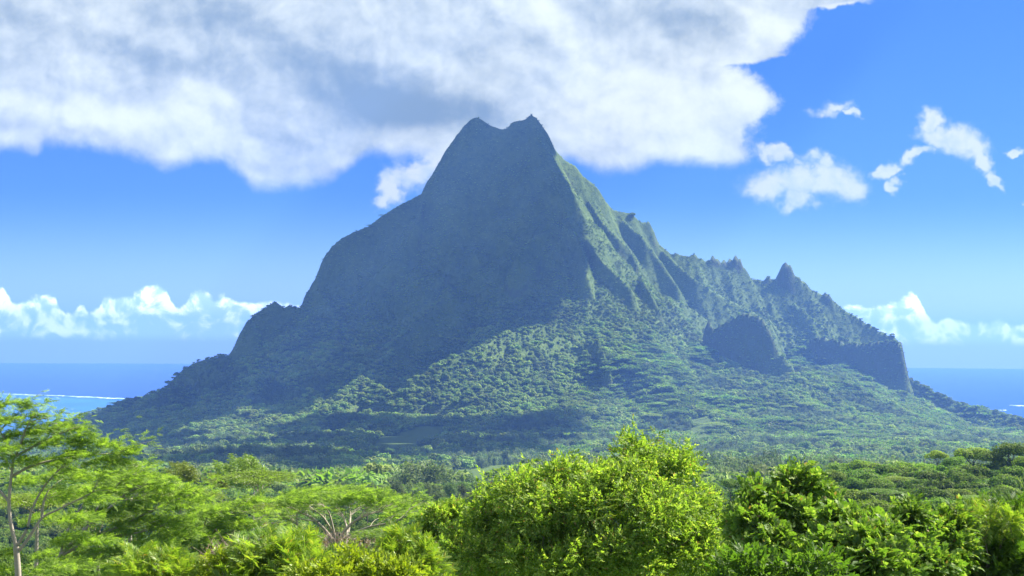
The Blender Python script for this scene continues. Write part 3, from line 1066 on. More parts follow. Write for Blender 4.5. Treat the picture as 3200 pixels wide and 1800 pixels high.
# mountain
x, y = scatter_points(215000, 2450, 4220, 2.0)
z = ground(x, y)
nz, sx_, sy_ = slope_nz(x, y)
alt = z
tree_p = sstep(0.42, 0.70, nz) * (1 - 0.35 * sstep(420, 750, alt))
isx = rng.uniform(0, 1, len(x)) < tree_p
patch = fbm(x / 160, y / 160, 3, 61)
s = np.where(isx, rng.uniform(3.0, 6.6, len(x)) * (1 - 0.6 * sstep(180, 480, alt)), rng.uniform(1.6, 3.4, len(x)) * (1 - 0.35 * sstep(330, 600, alt)))
s = s * np.exp(rng.normal(size=len(x)) * 0.30).clip(0.5, 1.9)
umb = isx & (alt < 260) & (x > 150) & (patch > 0.02)
s = np.where(umb, s * 1.9, s)
plm = isx & (alt < 200) & (patch < -0.14)
idx = np.where(isx, rng.integers(0, 4, len(x)), 9 + rng.integers(0, 2, len(x)))
idx = np.where(umb, 4 + rng.integers(0, 3, len(x)), idx)
idx = np.where(plm, 7 + rng.integers(0, 2, len(x)), idx)
keep = (z > 3) & (isx | (rng.uniform(0, 1, len(x)) < 0.95 - 0.3 * sstep(330, 520, alt))) & (~umb | (rng.uniform(0, 1, len(x)) < 0.45))
keep &= clear_of_fields(x, y, z, s * 1.4)
keep &= seen(x, y, z + 6, 22)
sz = np.where(umb, s * 0.75, s * rng.uniform(0.8, 1.15, len(x)))
add_pts(x[keep], y[keep], (z - s * 0.35)[keep], idx[keep], s[keep], sz[keep])
# valley floor
x, y = scatter_points(52000, 760, 2450, 1.8)
z = ground(x, y)
patch = fbm(x / 150, y / 130, 3, 62)
s = 3.0 + 2.6 * rng.gamma(1.6, 1.0, len(x)).clip(0, 3.2)
idx = rng.integers(0, 4, len(x))
umb = (patch > 0.06)
plm = (patch < -0.08)
idx = np.where(umb, 4 + rng.integers(0, 3, len(x)), np.where(plm, 7 + rng.integers(0, 2, len(x)), idx))
s = np.where(umb, s * 1.5, s)
keep = (~umb | (rng.uniform(0, 1, len(x)) < 0.5)) & clear_of_fields(x, y, z, s * 1.5)
keep &= seen(x, y, z + 10, 20)
sz = np.where(umb, s * 0.9, s * rng.uniform(0.9, 1.3, len(x)))
add_pts(x[keep], y[keep], (z - s * 0.25)[keep], idx[keep], s[keep], sz[keep])
print('forest', sum(len(p) for p in PP))
gn_scatter('forest', np.concatenate(PP), np.concatenate(II), np.concatenate(RO), np.concatenate(SC), 'tropical forest covering the mountain and the valley floor')
# bushes under the trees near the lookout
PP, II, RO, SC = [], [], [], []
x, y = scatter_points(9000, 30, 760, 1.5)
z = ground(x, y)
s = rng.uniform(0.9, 1.9, len(x)) * (1 + y / 260)
add_pts(x, y, z - s * 0.3, 11 + rng.integers(0, 3, len(x)), s, s * rng.uniform(0.8, 1.4, len(x)))
gn_scatter('undergrowth', np.concatenate(PP), np.concatenate(II), np.concatenate(RO), np.concatenate(SC), 'low green undergrowth covering the slope below the lookout')


# ------------------------------------------------------------------ cloud lumps added overhead, out of frame, to shade left slope and valley
def added_shade_cloud():
    g = np.random.default_rng(90)
    # where its shade lies, as traced on the slopes and the valley floor
    shade = [[(150, 1095), (300, 1012), (450, 965), (600, 905), (700, 810), (850, 730), (1000, 690), (1150, 655), (1270, 640), (1325, 690), (1340, 745), (1285, 785), (1170, 826), (1060, 868), (985, 918),
              (980, 962), (950, 925), (900, 920), (850, 948), (790, 992), (690, 1028), (600, 1052), (480, 1080), (420, 1105), (300, 1140)],
             [(200, 1150), (400, 1150), (560, 1132), (700, 1085), (820, 1078), (900, 1062), (1010, 1060), (1130, 1068), (1250, 1092), (1400, 1088), (1450, 1105), (1430, 1130), (1300, 1160), (1180, 1172), (1000, 1196), (740, 1190), (560, 1196), (300, 1205)]]
    zc = 1750.0
    th = np.linspace(0, math.pi, 9)
    ph = np.arange(14) * 2 * math.pi / 14
    T_, P_ = np.meshgrid(th, ph, indexing='ij')
    sv = np.stack([np.sin(T_) * np.cos(P_), np.sin(T_) * np.sin(P_), np.cos(T_)], -1).reshape(-1, 3)
    i = np.arange(8)[:, None] * 14
    j = np.arange(14)[None]
    sq = np.stack([i + j, i + 14 + j, i + 14 + (j + 1) % 14, i + (j + 1) % 14], -1).reshape(-1, 4)
    parts = []
    for poly, cnt in zip(shade, (330, 150)):
        pa = np.array(poly)
        n = 0
        while n < cnt:
            u, v = g.uniform(pa[:, 0].min(), pa[:, 0].max()), g.uniform(pa[:, 1].min(), pa[:, 1].max())
            uj = u + 110 * float(fbm(np.array(u / 90), np.array(v / 70), 2, 95))
            vj = v + 110 * float(fbm(np.array(u / 90), np.array(v / 70), 2, 96))
            if not inside(poly, np.array(uj), np.array(vj)):
                continue
            n += 1
            p = spot(u, v)
            h = zc + g.uniform(-50, 90)
            k = (h - p[2]) / math.tan(SUN_EL)
            r = g.uniform(34, 78) * (p[1] / 3200)
            lump = 1 + 0.25 * np.sin(sv[:, 0] * 5 + n) * np.sin(sv[:, 1] * 6 + 2 * n)
            parts.append((sv * (r * lump)[:, None] * np.array([1, 1.5, 0.6]) + np.array([p[0] + math.sin(SUN_AZ) * k, p[1] + math.cos(SUN_AZ) * k, h]), sq))
    V, Q = merge(parts)
    m, nt, b = new_mat('added_cloud_white')
    b.inputs['Base Color'].default_value = (0.9, 0.9, 0.9, 1)
    b.inputs['Roughness'].default_value = 1.0
    b.inputs['Specular IOR Level'].default_value = 0.0
    obj('added_shade_clouds', mesh_np('added_shade_clouds', V, Q, None, m, True), kind='stuff')


added_shade_cloud()


# ------------------------------------------------------------------ named trees, mid distance
def thing(name, loc, label, cat, group=None):
    e = bpy.data.objects.new(name, None)
    e.empty_display_size = 0.5
    e.location = loc
    col.objects.link(e)
    return tag(e, label, cat, group)


def copy_thing(o, loc, rz, sc, label, group):
    c = o.copy()
    col.objects.link(c)
    c.location, c.rotation_euler, c.scale = loc, (0, 0, rz), sc
    tag(c, label, None, group)
    for ch in o.children:
        d = ch.copy()
        col.objects.link(d)
        d.parent = c
    return c


def wood_of(C, top, seed, r0=0.045, fork=0.32, sides=5, g=None):
    """trunk with limbs that reach the tier centres C (unit tree)"""
    g = np.random.default_rng(seed)
    parts = [tube([[0, 0.02, -4.5], [0, 0, -0.5], [0.01, 0.0, fork * 0.5], [0, 0.01, fork]], [r0 * 1.5, r0 * 1.25, r0, r0 * 0.85], sides)]
    nb = max(3, len(C) // 3)
    order = np.argsort(np.arctan2(C[:, 1], C[:, 0]))
    for grp in np.array_split(order, nb):
        m = C[grp].mean(0)
        k = np.array([m[0] * 0.5, m[1] * 0.5, fork + (m[2] - fork) * 0.5])
        parts.append(limb([0, 0, fork * 0.96], k, r0 * 0.62, r0 * 0.42, 0.0, 0.10, 5, sides, g)[1])
        for j in grp:
            parts.append(limb(k, C[j] - np.array([0, 0, 0.03]), r0 * 0.38, r0 * 0.12, 0.03, 0.10, 5, 4, g)[1])
    return merge(parts)


PROTO = {}


def tree_kind(key, kind_name, cat, crown, wood, mat, bark=M_BARK):
    PROTO[key] = (kind_name, cat, mesh_np(kind_name + '_crown', crown[0], crown[1], None, mat), mesh_np(kind_name + '_trunk', wood[0], wood[1], None, bark, True), [None])


M_UMBN = leaf_mat('umbrella_tree_leaves', (0.09, 0.16, 0.024), (0.18, 0.265, 0.045), (0.22, 0.29, 0.07), trans=0.45, tint=(1.4, 1.7, 0.5), inst=True)
M_HILL = leaf_mat('hill_tree_leaves', (0.08, 0.145, 0.022), (0.18, 0.265, 0.042), trans=0.38, tint=(1.3, 1.6, 0.5), inst=True, rough=0.7, spec=0.1)
M_BAMB = leaf_mat('bamboo_leaves', (0.11, 0.17, 0.03), (0.20, 0.27, 0.06), trans=0.4, tint=(1.3, 1.5, 0.55), inst=True)
for i in range(3):
    cr, C = umbrella_crown(5200, 0.085, 610 + i, 0.35, 15, 1.0, 1.0, blade_t(0.13, 0.2))
    tree_kind(f'umb{i}', 'umbrella_tree', 'tree', cr, wood_of(C, 1, i, 0.03, (0.34, 0.28, 0.4)[i]), M_UMBN, M_PALE)
for i in range(3):
    cr = round_crown(3600, 0.085, 640 + i, (1.0, 1.15, 0.85)[i], 16)
    C = round_crown(40, 0.1, 640 + i, (1.0, 1.15, 0.85)[i], 12)[0].reshape(-1, 5, 3)[:12, 0]
    tree_kind(f'rnd{i}', 'broadleaf_tree', 'tree', cr, wood_of(C * 0.9, 1, 20 + i, 0.04, 0.3), M_HILL)
for i in range(2):
    cr = plume_crown(3600, 0.11, 660 + i, 0.22, 14, 0.75, 0.55)
    g_ = np.random.default_rng(i)
    C = np.stack([g_.normal(size=9) * 0.3 - 0.1, g_.normal(size=9) * 0.3, g_.uniform(0.9, 1.5, 9)], -1)
    tree_kind(f'cas{i}', 'casuarina_tree', 'tree', cr, wood_of(C, 1, 30 + i, 0.03, 0.35), M_CAS)
for i in range(2):
    cr = plume_crown(6500, 0.10, 680 + i, 0.40, 20, 0.8, 0.75)
    g_ = np.random.default_rng(5 + i)
    C = np.stack([g_.normal(size=12) * 0.35 - 0.18, g_.normal(size=12) * 0.3, g_.uniform(0.9, 1.5, 12)], -1)
    tree_kind(f'bam{i}', 'bamboo_clump', 'bamboo', cr, wood_of(C, 1, 40 + i, 0.016, 0.1), M_BAMB, M_PALE)


ASPECT = {'umb': 0.62, 'rnd': 0.85, 'cas': 1.0, 'bam': 0.8}
TOPS = {'umb': 1.06, 'rnd': 1.2, 'cas': 1.5, 'bam': 1.5}


def plant_tree(key, u, v, Y, wpx, label, group, rz=None, asp=None):
    """crown top at the surveyed spot, Y metres ahead; wpx = crown width in trace px"""
    p = at(u, v, Y)
    kind_name, cat, crown, trunk, first = PROTO[key]
    r = 0.5 * wpx / F * Y
    zs = r * (asp or ASPECT[key[:3]])
    sc = (r, r, zs)
    loc = (float(p[0]), float(Y), float(p[2] - TOPS[key[:3]] * zs))
    rz = random.uniform(0, 6.28) if rz is None else rz
    if first[0] is None:
        e = thing(kind_name, loc, label, cat, group)
        e.rotation_euler, e.scale = (0, 0, rz), sc
        obj('trunk', trunk, e)
        obj('crown', crown, e)
        first[0] = e
        return e
    return copy_thing(first[0], loc, rz, sc, label, group)


ORD = ['first', 'second', 'third', 'fourth', 'fifth', 'sixth', 'seventh', 'eighth', 'ninth', 'tenth', 'eleventh', 'twelfth', 'thirteenth', 'fourteenth',
       'fifteenth', 'sixteenth', 'seventeenth', 'eighteenth', 'nineteenth', 'twentieth']
g_umb = 'flat topped umbrella trees below the lookout'
for key, u, v, Y, w, lab in [
    ('umb1', 655, 1188, 122, 200, 'umbrella tree just in front of the rounded bamboo plume'),
    ('umb2', 600, 1262, 92, 190, 'umbrella tree in front of dark hollow, below the rounded bamboo'),
    ('umb1', 748, 1248, 112, 170, 'umbrella tree joining the left edge of the widest umbrella canopy'),
    ('umb0', 1010, 1262, 118, 150, 'umbrella tree joining the right edge of the widest umbrella canopy'),
    ('umb2', 1110, 1262, 140, 130, 'umbrella tree low against the left side of the big bush'),
    ('umb2', 455, 1232, 84, 210, 'leaning umbrella tree under the pointed bamboo tips'),
    ('umb0', 330, 1205, 76, 260, 'umbrella tree hidden mostly by the long feathery boughs on the left'),
    ('umb1', 480, 1300, 66, 200, 'lowest umbrella tree, between the pale trunked tree and dark hollow'),
    ('umb1', 985, 1330, 84, 180, 'small shaded umbrella tree under the right side of the widest canopy'),
    ('umb0', 250, 1290, 62, 230, 'umbrella tree filling the space under the pale trunked tree'),
    ('umb2', 95, 1240, 72, 250, 'umbrella tree behind the pale forked trunk at the frame edge'),
    ('umb1', 690, 1330, 70, 150, 'small umbrella tree above the mimosa fronds'),
    ('umb2', 1085, 1345, 78, 130, 'dark umbrella tree touching the small yellow green bush'),
]:
    plant_tree(key, u, v, Y, w, lab, g_umb)
g_bam = 'feathery bamboo clumps leaning in the wind'
for key, u, v, Y, w, lab in [('bam0', 640, 1146, 150, 150, 'rounded pale green bamboo clump, biggest of the wind blown plumes'),
                             ('bam1', 478, 1164, 142, 95, 'pointed bamboo clump with tips blown to the left'),
                             ('bam0', 345, 1160, 132, 85, 'bamboo clump half hidden behind the wind swept branches'),
                             ('bam1', 560, 1192, 155, 70, 'low bamboo clump against the left foot of the rounded one')]:
    plant_tree(key, u, v, Y, w, lab, g_bam, rz=0.0)
# grey green casuarinas along the field edge
us = [790, 838, 868, 893, 914, 940, 962, 990, 1012, 1036, 1058, 1080, 1102, 1122, 1145, 1166, 1188, 1212]
for k, u in enumerate(us):
    v = 1222 + 10 * math.sin(k * 2.1) - (6 if k in (4, 9) else 0) + 4 * math.cos(k)
    plant_tree(f'cas{k % 2}', u, v, 560 + 40 * math.sin(k * 1.7), 48 + 10 * math.sin(k * 3.3), f'grey green casuarina, {ORD[k]} from left in the farther row by the field', 'grey green casuarinas by the pale field', rz=0.0)
for k, (u, v, w) in enumerate([(870, 1240, 36), (925, 1246, 40), (975, 1240, 38), (1020, 1238, 42), (1115, 1240, 44), (1160, 1244, 46), (1200, 1240, 42)]):
    plant_tree(f'cas{k % 2}', u, v, 430 + 12 * math.sin(k * 2), w * 1.5, f'taller grey green casuarina, {ORD[k]} from left of the nearer row', 'nearer row of casuarinas', rz=0.0)
plant_tree('rnd0', 1060, 1248, 330, 66, 'round bluish green tree between the umbrella trees and casuarinas', 'round trees in the middle distance')
plant_tree('rnd1', 1130, 1262, 300, 60, 'round green tree touching the left edge of big bush, before the casuarinas', 'round trees in the middle distance')
# the wooded hill on the right
hill = [(2358, 1140, 360, 46), (2400, 1160, 345, 44), (2445, 1128, 350, 74), (2500, 1142, 345, 60), (2545, 1130, 340, 66), (2592, 1148, 330, 70), (2322, 1172, 370, 44),
        (2275, 1178, 380, 60), (2218, 1168, 390, 66), (2165, 1166, 395, 56), (2118, 1180, 400, 58), (2078, 1196, 405, 50)]
for k, (u, v, Y, w) in enumerate(hill):
    plant_tree(f'rnd{k % 3}', u, v, Y, w * 1.5, f'dark round crown on the hill crest, {ORD[sorted(h[0] for h in hill).index(u)]} from the left', 'dark trees on the crest of the right hand hill')
rows = [('upper row just under the crest', 1205, 320, 62, [2095, 2150, 2205, 2262, 2318, 2372, 2428, 2480, 2535, 2590], 'upper hillside trees'),
        ('middle row halfway down the hill', 1238, 270, 74, [2085, 2148, 2214, 2278, 2345, 2405, 2466, 2530, 2592], 'middle hillside trees'),
        ('lowest row behind the bright shrubs', 1278, 215, 92, [2130, 2205, 2290, 2370, 2450, 2525, 2600], 'lowest hillside trees')]
for nm, v, Y, w, uu, grp in rows:
    for k, u in enumerate(uu):
        plant_tree(f'rnd{(k * 2 + 1) % 3}' if (k + v) % 4 else f'umb{k % 3}', u, v + 9 * math.sin(k * 2.3 + v), Y * (1 + 0.04 * math.sin(k * 3)), 1.45 * w * (1 + 0.18 * math.sin(k * 1.9 + v)),
                   f'leafy hillside tree, {ORD[k]} from the left in the {nm}', grp)
for k, (u, v) in enumerate([(1788, 1222), (1838, 1216), (1885, 1208), (1935, 1214), (1985, 1206), (2040, 1212)]):
    plant_tree(f'rnd{k % 3}', u, v, 300 + 20 * math.sin(k), 66, f'dark tree in the gap between big bush and bright shrubs, {ORD[k]} from the left', 'dark trees in the gap right of the big bush')

# umbrella trees and other crowns that stand out on the lower right slope
slope = [(1655, 1012), (1690, 1003), (1640, 1040), (1700, 1030), (1760, 1028), (1800, 1062), (1842, 1052), (1872, 1078), (1822, 1092), (1868, 1108), (1905, 1092), (1938, 1012),
         (1985, 1020), (2030, 1012), (2075, 1030), (2120, 1048), (1960, 1050), (2010, 1062), (2200, 1065), (2260, 1052), (2330, 1062), (2160, 1092), (2240, 1098), (2400, 1080), (2470, 1075), (2540, 1090), (2310, 1100), (2090, 1082)]
slope.sort()
for k, (u, v) in enumerate(slope):
    p = spot(u, v + 18)
    plant_tree(f'umb{k % 3}', u, v, p[1], 48 + 14 * math.sin(k * 2.7),
               f'pale flat crowned tree, {ORD[k % 14]} from left in the ' + ('left' if k < 14 else 'right') + ' half of lower slope',
               'flat crowned trees on the lower right slope')
val = [(400, 1150), (450, 1156), (520, 1150), (575, 1128), (640, 1120), (700, 1140), (735, 1152), (800, 1140), (850, 1118), (885, 1102), (905, 1142), (960, 1160), (1015, 1150), (1075, 1142), (1130, 1132), (1180, 1125)]
for k, (u, v) in enumerate(val):
    p = spot(u, v + 22)
    plant_tree(('rnd0', 'umb1', 'rnd2')[k % 3], u, v, p[1], 46 + 10 * math.sin(k * 2), f'shaded blue green crown on the dark valley floor, {ORD[k]} from the left', 'crowns standing out on the dark valley floor')
# lone trees on the skyline
for key, u, v, w, lab in [('umb1', 961, 540, 19, 'lone little flat topped tree on the left skyline, upper of the two'), ('umb2', 932, 565, 22, 'lone little flat topped tree on the left skyline, lower of the two'),
                          ('umb0', 390, 986, 34, 'dark spreading tree on the skyline where left ridge meets the reef line'), ('umb2', 282, 1012, 26, 'flat dark tree on the low skyline above the sailboat bay'),
                          ('rnd1', 445, 938, 12, 'small dark bush on the steep step of the left skyline'), ('rnd0', 1590, 537, 24, 'round bush on the notched skyline right of the summit')]:
    Y = float(np.interp(u, [160, 440, 590, 800, 1000, 1200, 1500, 1650], [3400, 3500, 3550, 3618, 3695, 3760, 3838, 3900])) - 6
    plant_tree(key, u, v, Y, w, lab, 'lone trees on the skyline')


# ------------------------------------------------------------------ foreground plants
M_LIME = leaf_mat('lime_leaves', (0.10, 0.185, 0.026), (0.22, 0.32, 0.054), (0.34, 0.40, 0.10), dead=0.025, trans=0.48, tint=(1.6, 1.7, 0.6), rough=0.55, spec=0.2)
M_LUSH = leaf_mat('lush_leaves', (0.07, 0.14, 0.022), (0.155, 0.25, 0.042), (0.28, 0.35, 0.10), dead=0.015, trans=0.42, tint=(1.5, 1.65, 0.55), rough=0.55, spec=0.2)
M_DARKL = leaf_mat('dark_leaves', (0.05, 0.10, 0.02), (0.115, 0.175, 0.036), trans=0.4, rough=0.55, spec=0.2)
M_MIMO = leaf_mat('mimosa_leaves', (0.12, 0.21, 0.03), (0.22, 0.31, 0.055), (0.30, 0.34, 0.08), dead=0.02, trans=0.46, tint=(1.5, 1.6, 0.4))
M_YELL = leaf_mat('yellow_green_leaves', (0.16, 0.25, 0.02), (0.29, 0.35, 0.045), trans=0.46, tint=(1.4, 1.4, 0.4))
M_ALBZ = leaf_mat('windblown_leaves', (0.11, 0.19, 0.028), (0.21, 0.31, 0.055), (0.26, 0.33, 0.09), trans=0.5, tint=(1.6, 1.75, 0.6), rough=0.6, spec=0.15)
M_DRY = bark_mat('dry_twigs', (0.14, 0.10, 0.075), (0.30, 0.23, 0.17))
TW = [twig_t(9, 1.0, 0.34, 0.24, 52, i) for i in range(4)]
PIN = [pinnate_t(7, 0.36, 0.32, i) for i in range(3)]
FEA = [feather_t(11, i) for i in range(3)]


def lobe_points(lobes, n, up=0.25, g=rng, inner=0.55):
    """points and outward directions over a set of (centre, radii) lobes"""
    vol = np.array([r[0] * r[1] + r[0] * r[2] + r[1] * r[2] for c, r in lobes])
    k = g.choice(len(lobes), n, p=vol / vol.sum())
    C = np.array([c for c, r in lobes])[k]
    Rr = np.array([r for c, r in lobes])[k]
    d = rdir(n, g)
    rad = g.uniform(inner ** 2, 1.0, n) ** 0.5
    lump = 1 + 0.22 * np.sin(d[:, 0] * 5 + k * 1.7) * np.sin(d[:, 2] * 6 + k) + 0.08 * g.normal(size=n)
    P = C + d * Rr * (rad * lump)[:, None]
    return P, norm(d / Rr * Rr.mean() + np.array([0, 0, up]))


def foliage(temps, P, D, size, g=rng, jitter=0.5, lift=0.5, wind=(0, 0, 0)):
    parts = []
    k = g.integers(0, len(temps), len(P))
    dd = norm(D + g.normal(size=D.shape) * jitter + np.asarray(wind))
    nn = np.array([0, 0, 1.0]) * lift + D * 0.6 + g.normal(size=D.shape) * 0.45
    sz = np.broadcast_to(size, (len(P),)) * g.uniform(0.7, 1.25, len(P))
    for i, t in enumerate(temps):
        m = k == i
        if m.any():
            parts.append(stamp(*t, frames(dd[m], nn[m]), P[m], sz[m]))
    return merge(parts)


def lobes_px(L, Y):
    """(u, v, radius px, dY, squash) -> lobes in metres"""
    out = []
    for l in L:
        u, v, r = l[:3]
        dy = l[3] if len(l) > 3 else 0.0
        y_ = Y + dy
        rm = r / F * y_
        out.append((at(u, v, y_), np.array([rm, rm * 1.0, rm * (l[4] if len(l) > 4 else 0.92)])))
    return out


def shrub(name, label, cat, L, Y, temps, mat, n, size, root_uY, bark=M_BARK, r0=0.06, up=0.25, jitter=0.5, wind=(0, 0, 0), seed=1, crown_name='crown', group=None, extra=None, inner=0.55, stem_name='trunk', lift=0.5, sub=0):
    g = np.random.default_rng(seed)
    lobes = lobes_px(L, Y)
    ru, rY = root_uY
    rx = float(ray(ru, 1000)[0] * rY)
    root = np.array([rx, rY, float(ground(rx, rY))])
    e = thing(name, tuple(root), label, cat, group)
    low = min(c[2] - r[2] for c, r in lobes)
    fork = root + np.array([0, 0, max(0.3, (low - root[2]) * 0.7 + 0.3)])
    parts = [limb(root - np.array([0, 0, 0.3]), fork, r0, r0 * 0.8, 0, 0.06, 6, 7, g)[1]]
    for c, r in lobes:
        P, t = limb(fork, c, r0 * 0.62, r0 * 0.22, 0.04, 0.09, 8, 6, g)
        parts.append(t)
        for q in range(4):
            d = norm(rdir(1, g)[0] + np.array([0, 0, 0.5]))
            a = P[-1 - q]
            parts.append(limb(a, c + d * r * g.uniform(0.6, 0.95), r0 * 0.2, r0 * 0.05, 0.03, 0.1, 5, 5, g)[1])
    tv, tq = merge(parts)
    obj(stem_name, mesh_np(name + '_' + stem_name, tv - root, tq, None, bark, True), e)
    if sub:
        sl = []
        for c, r in lobes:
            for q in range(sub):
                d = rdir(1, g)[0]
                d[2] = abs(d[2]) * 0.9 - 0.25
                f = g.uniform(0.24, 0.46)
                sl.append((c + d * r * g.uniform(0.55, 1.0), r * f))
                if g.uniform() < 0.30:          # a stray shoot beyond the outline
                    sl.append((c + norm(d + np.array([0, 0, 0.35])) * r * g.uniform(1.02, 1.22), r * 0.11))
        lobes = sl
    P, D = lobe_points(lobes, n, up, g, inner)
    cv, cq = foliage(temps, P, D, size, g, jitter, lift, wind)
    if extra is not None:
        cv, cq = merge([(cv, cq), extra])
    obj(crown_name, mesh_np(name + '_' + crown_name, cv - root, cq, None, mat), e)
    return e


# the big yellow green bush in the middle
shrub('leafy_tree', 'big rounded yellow green tree filling the middle of the foreground', 'tree',
      [(1640, 1170, 88, 0.3), (1575, 1205, 78, -0.2), (1700, 1185, 62, 0.2), (1330, 1240, 92, 0), (1265, 1255, 62, 0.3), (1450, 1215, 74, 0.2), (1400, 1210, 55), (1500, 1265, 105, -0.6), (1390, 1320, 115, -0.5),
       (1625, 1290, 115, -0.7), (1735, 1275, 78, 0), (1760, 1370, 95, -0.5), (1820, 1420, 80, -0.3), (1540, 1385, 130, -1.1), (1660, 1410, 120, -1.0), (1290, 1370, 98, -0.2), (1220, 1420, 100, -0.4), (1380, 1430, 120, -0.9),
       (1160, 1440, 70, 0.2), (1220, 1300, 58, 0.3), (1185, 1375, 66, 0.1), (1130, 1425, 64, 0.4), (1865, 1405, 55, 0.2), (1800, 1290, 46, 0.3), (1500, 1460, 120, -1.2), (1230, 1320, 52, 0.5), (1830, 1330, 40, 0.4)],
      24, TW, M_LIME, 17000, 0.17, (1500, 24.5), r0=0.11, seed=11, jitter=0.55, inner=0.35, sub=13)
shrub('shrub', 'small yellow green shrub tucked against the left edge of the big bush', 'shrub',
      [(1100, 1310, 40, 0), (1140, 1300, 42, 0.3), (1085, 1345, 36), (1150, 1355, 45), (1110, 1400, 45, -0.3)], 27, TW, M_LIME, 2600, 0.16, (1120, 27), r0=0.05, seed=12, inner=0.35, sub=9)
# bright broad leaved tree on the right, with a vine clad column at its top
shrub('vine_clad_tree', 'bright green tree with a vine clad top rising above the right hand shrubs', 'tree',
      [(2010, 1222, 44, 0.2, 0.95), (1985, 1262, 50, 0.2), (2040, 1265, 50, 0.4), (2055, 1320, 55, 0.5), (1920, 1285, 50, -0.1), (1900, 1340, 60, -0.3), (1970, 1330, 70, -0.4), (2030, 1385, 80, -0.4), (1930, 1410, 80, -0.7), (2000, 1450, 90, -0.9), (1895, 1250, 30, 0.1)],
      18, PIN + TW[:1], M_LUSH, 7500, 0.175, (1980, 18), r0=0.07, sub=9, seed=21, jitter=0.6, up=0.15, inner=0.5)
shrub('broadleaf_shrub', 'glossy green shrub with large compound leaves beside the vine clad tree', 'shrub',
      [(2120, 1330, 52, 0.2), (2170, 1345, 55), (2230, 1375, 60, -0.2), (2130, 1400, 75, -0.4), (2210, 1430, 75, -0.6), (2290, 1390, 50, 0), (2285, 1310, 26, 0.2, 1.6), (2310, 1440, 60, -0.4), (2090, 1450, 70, -0.6)],
      16.5, PIN, M_LUSH, 6000, 0.17, (2180, 16.5), r0=0.05, sub=9, seed=22, jitter=0.6, up=0.2, inner=0.5)
shrub('broadleaf_shrub', 'shrub with upright pale shoots between the compound leaved shrub and dark bush', 'shrub',
      [(2350, 1345, 34, 0.1), (2395, 1330, 40, 0.3), (2385, 1390, 52), (2340, 1400, 44)], 19, PIN, M_LUSH, 1600, 0.17, (2370, 19), r0=0.04, seed=23, jitter=0.5, up=0.5)
shrub('fine_leaved_bush', 'dark fine leaved bush filling the right corner of the frame', 'bush',
      [(2450, 1370, 75, 0.3), (2530, 1345, 80, 0.4), (2590, 1400, 90), (2440, 1440, 85, -0.3), (2530, 1440, 95, -0.4), (2620, 1330, 70, 0.3)], 20, FEA, M_DARKL, 5000, 0.22, (2520, 20), r0=0.06, seed=24, inner=0.45)
shrub('mimosa', 'yellowish feathery branch tips above the dark bush on the right', 'shrub',
      [(2420, 1318, 24, 0), (2480, 1308, 28, 0.2), (2540, 1318, 26, 0.1), (2390, 1335, 18)], 19.2, FEA, M_MIMO, 230, 0.18, (2470, 19.2), r0=0.03, seed=25, up=0.3)
# mimosa and other bright plants along the lower left edge
shrub('mimosa', 'tall bright mimosa with feathery fronds under the widest umbrella tree', 'shrub',
      [(745, 1392, 34, 0.3), (660, 1412, 40, 0), (715, 1430, 48, -0.2), (790, 1428, 40, 0), (640, 1455, 52, -0.2), (760, 1468, 54, -0.4)], 15, FEA, M_MIMO, 1100, 0.22, (710, 15), r0=0.035, seed=31, up=0.5)
shrub('mimosa', 'small bright mimosa in front of the dark hollow on the left', 'shrub',
      [(355, 1402, 18, 0.2), (375, 1432, 32, 0), (430, 1435, 38), (330, 1455, 44, -0.2), (420, 1470, 46, -0.2)], 15, FEA, M_MIMO, 380, 0.18, (380, 15), r0=0.03, seed=32, up=0.5)
shrub('mimosa', 'thin mimosa standing left of the big bush', 'shrub',
      [(1010, 1375, 34, 0.2), (1040, 1410, 42), (985, 1420, 40), (1060, 1450, 50)], 19, FEA, M_MIMO, 600, 0.22, (1020, 19), r0=0.03, seed=33, up=0.4)
shrub('yellow_shrub', 'low glowing yellow shrub along the bottom edge left of the big bush', 'shrub',
      [(890, 1440, 36, 0.1), (950, 1452, 40), (840, 1462, 42, -0.1), (1010, 1462, 38), (770, 1468, 36), (880, 1405, 16, 0.2)], 13, TW, M_YELL, 1500, 0.12, (900, 13), r0=0.03, seed=34, up=0.4)
shrub('yellow_shrub', 'sparse pale yellow sprig between the two left mimosas', 'shrub',
      [(565, 1425, 32), (600, 1445, 38), (530, 1455, 34)], 15, TW, M_YELL, 420, 0.13, (570, 15), r0=0.025, seed=35, up=0.5)
shrub('dark_shrub', 'dark green shrub at the bottom edge under the right hand tree', 'shrub',
      [(1880, 1455, 60), (2060, 1470, 60, -0.2), (1960, 1475, 60)], 14.5, TW, M_DARKL, 700, 0.2, (1950, 14.5), r0=0.03, seed=36)


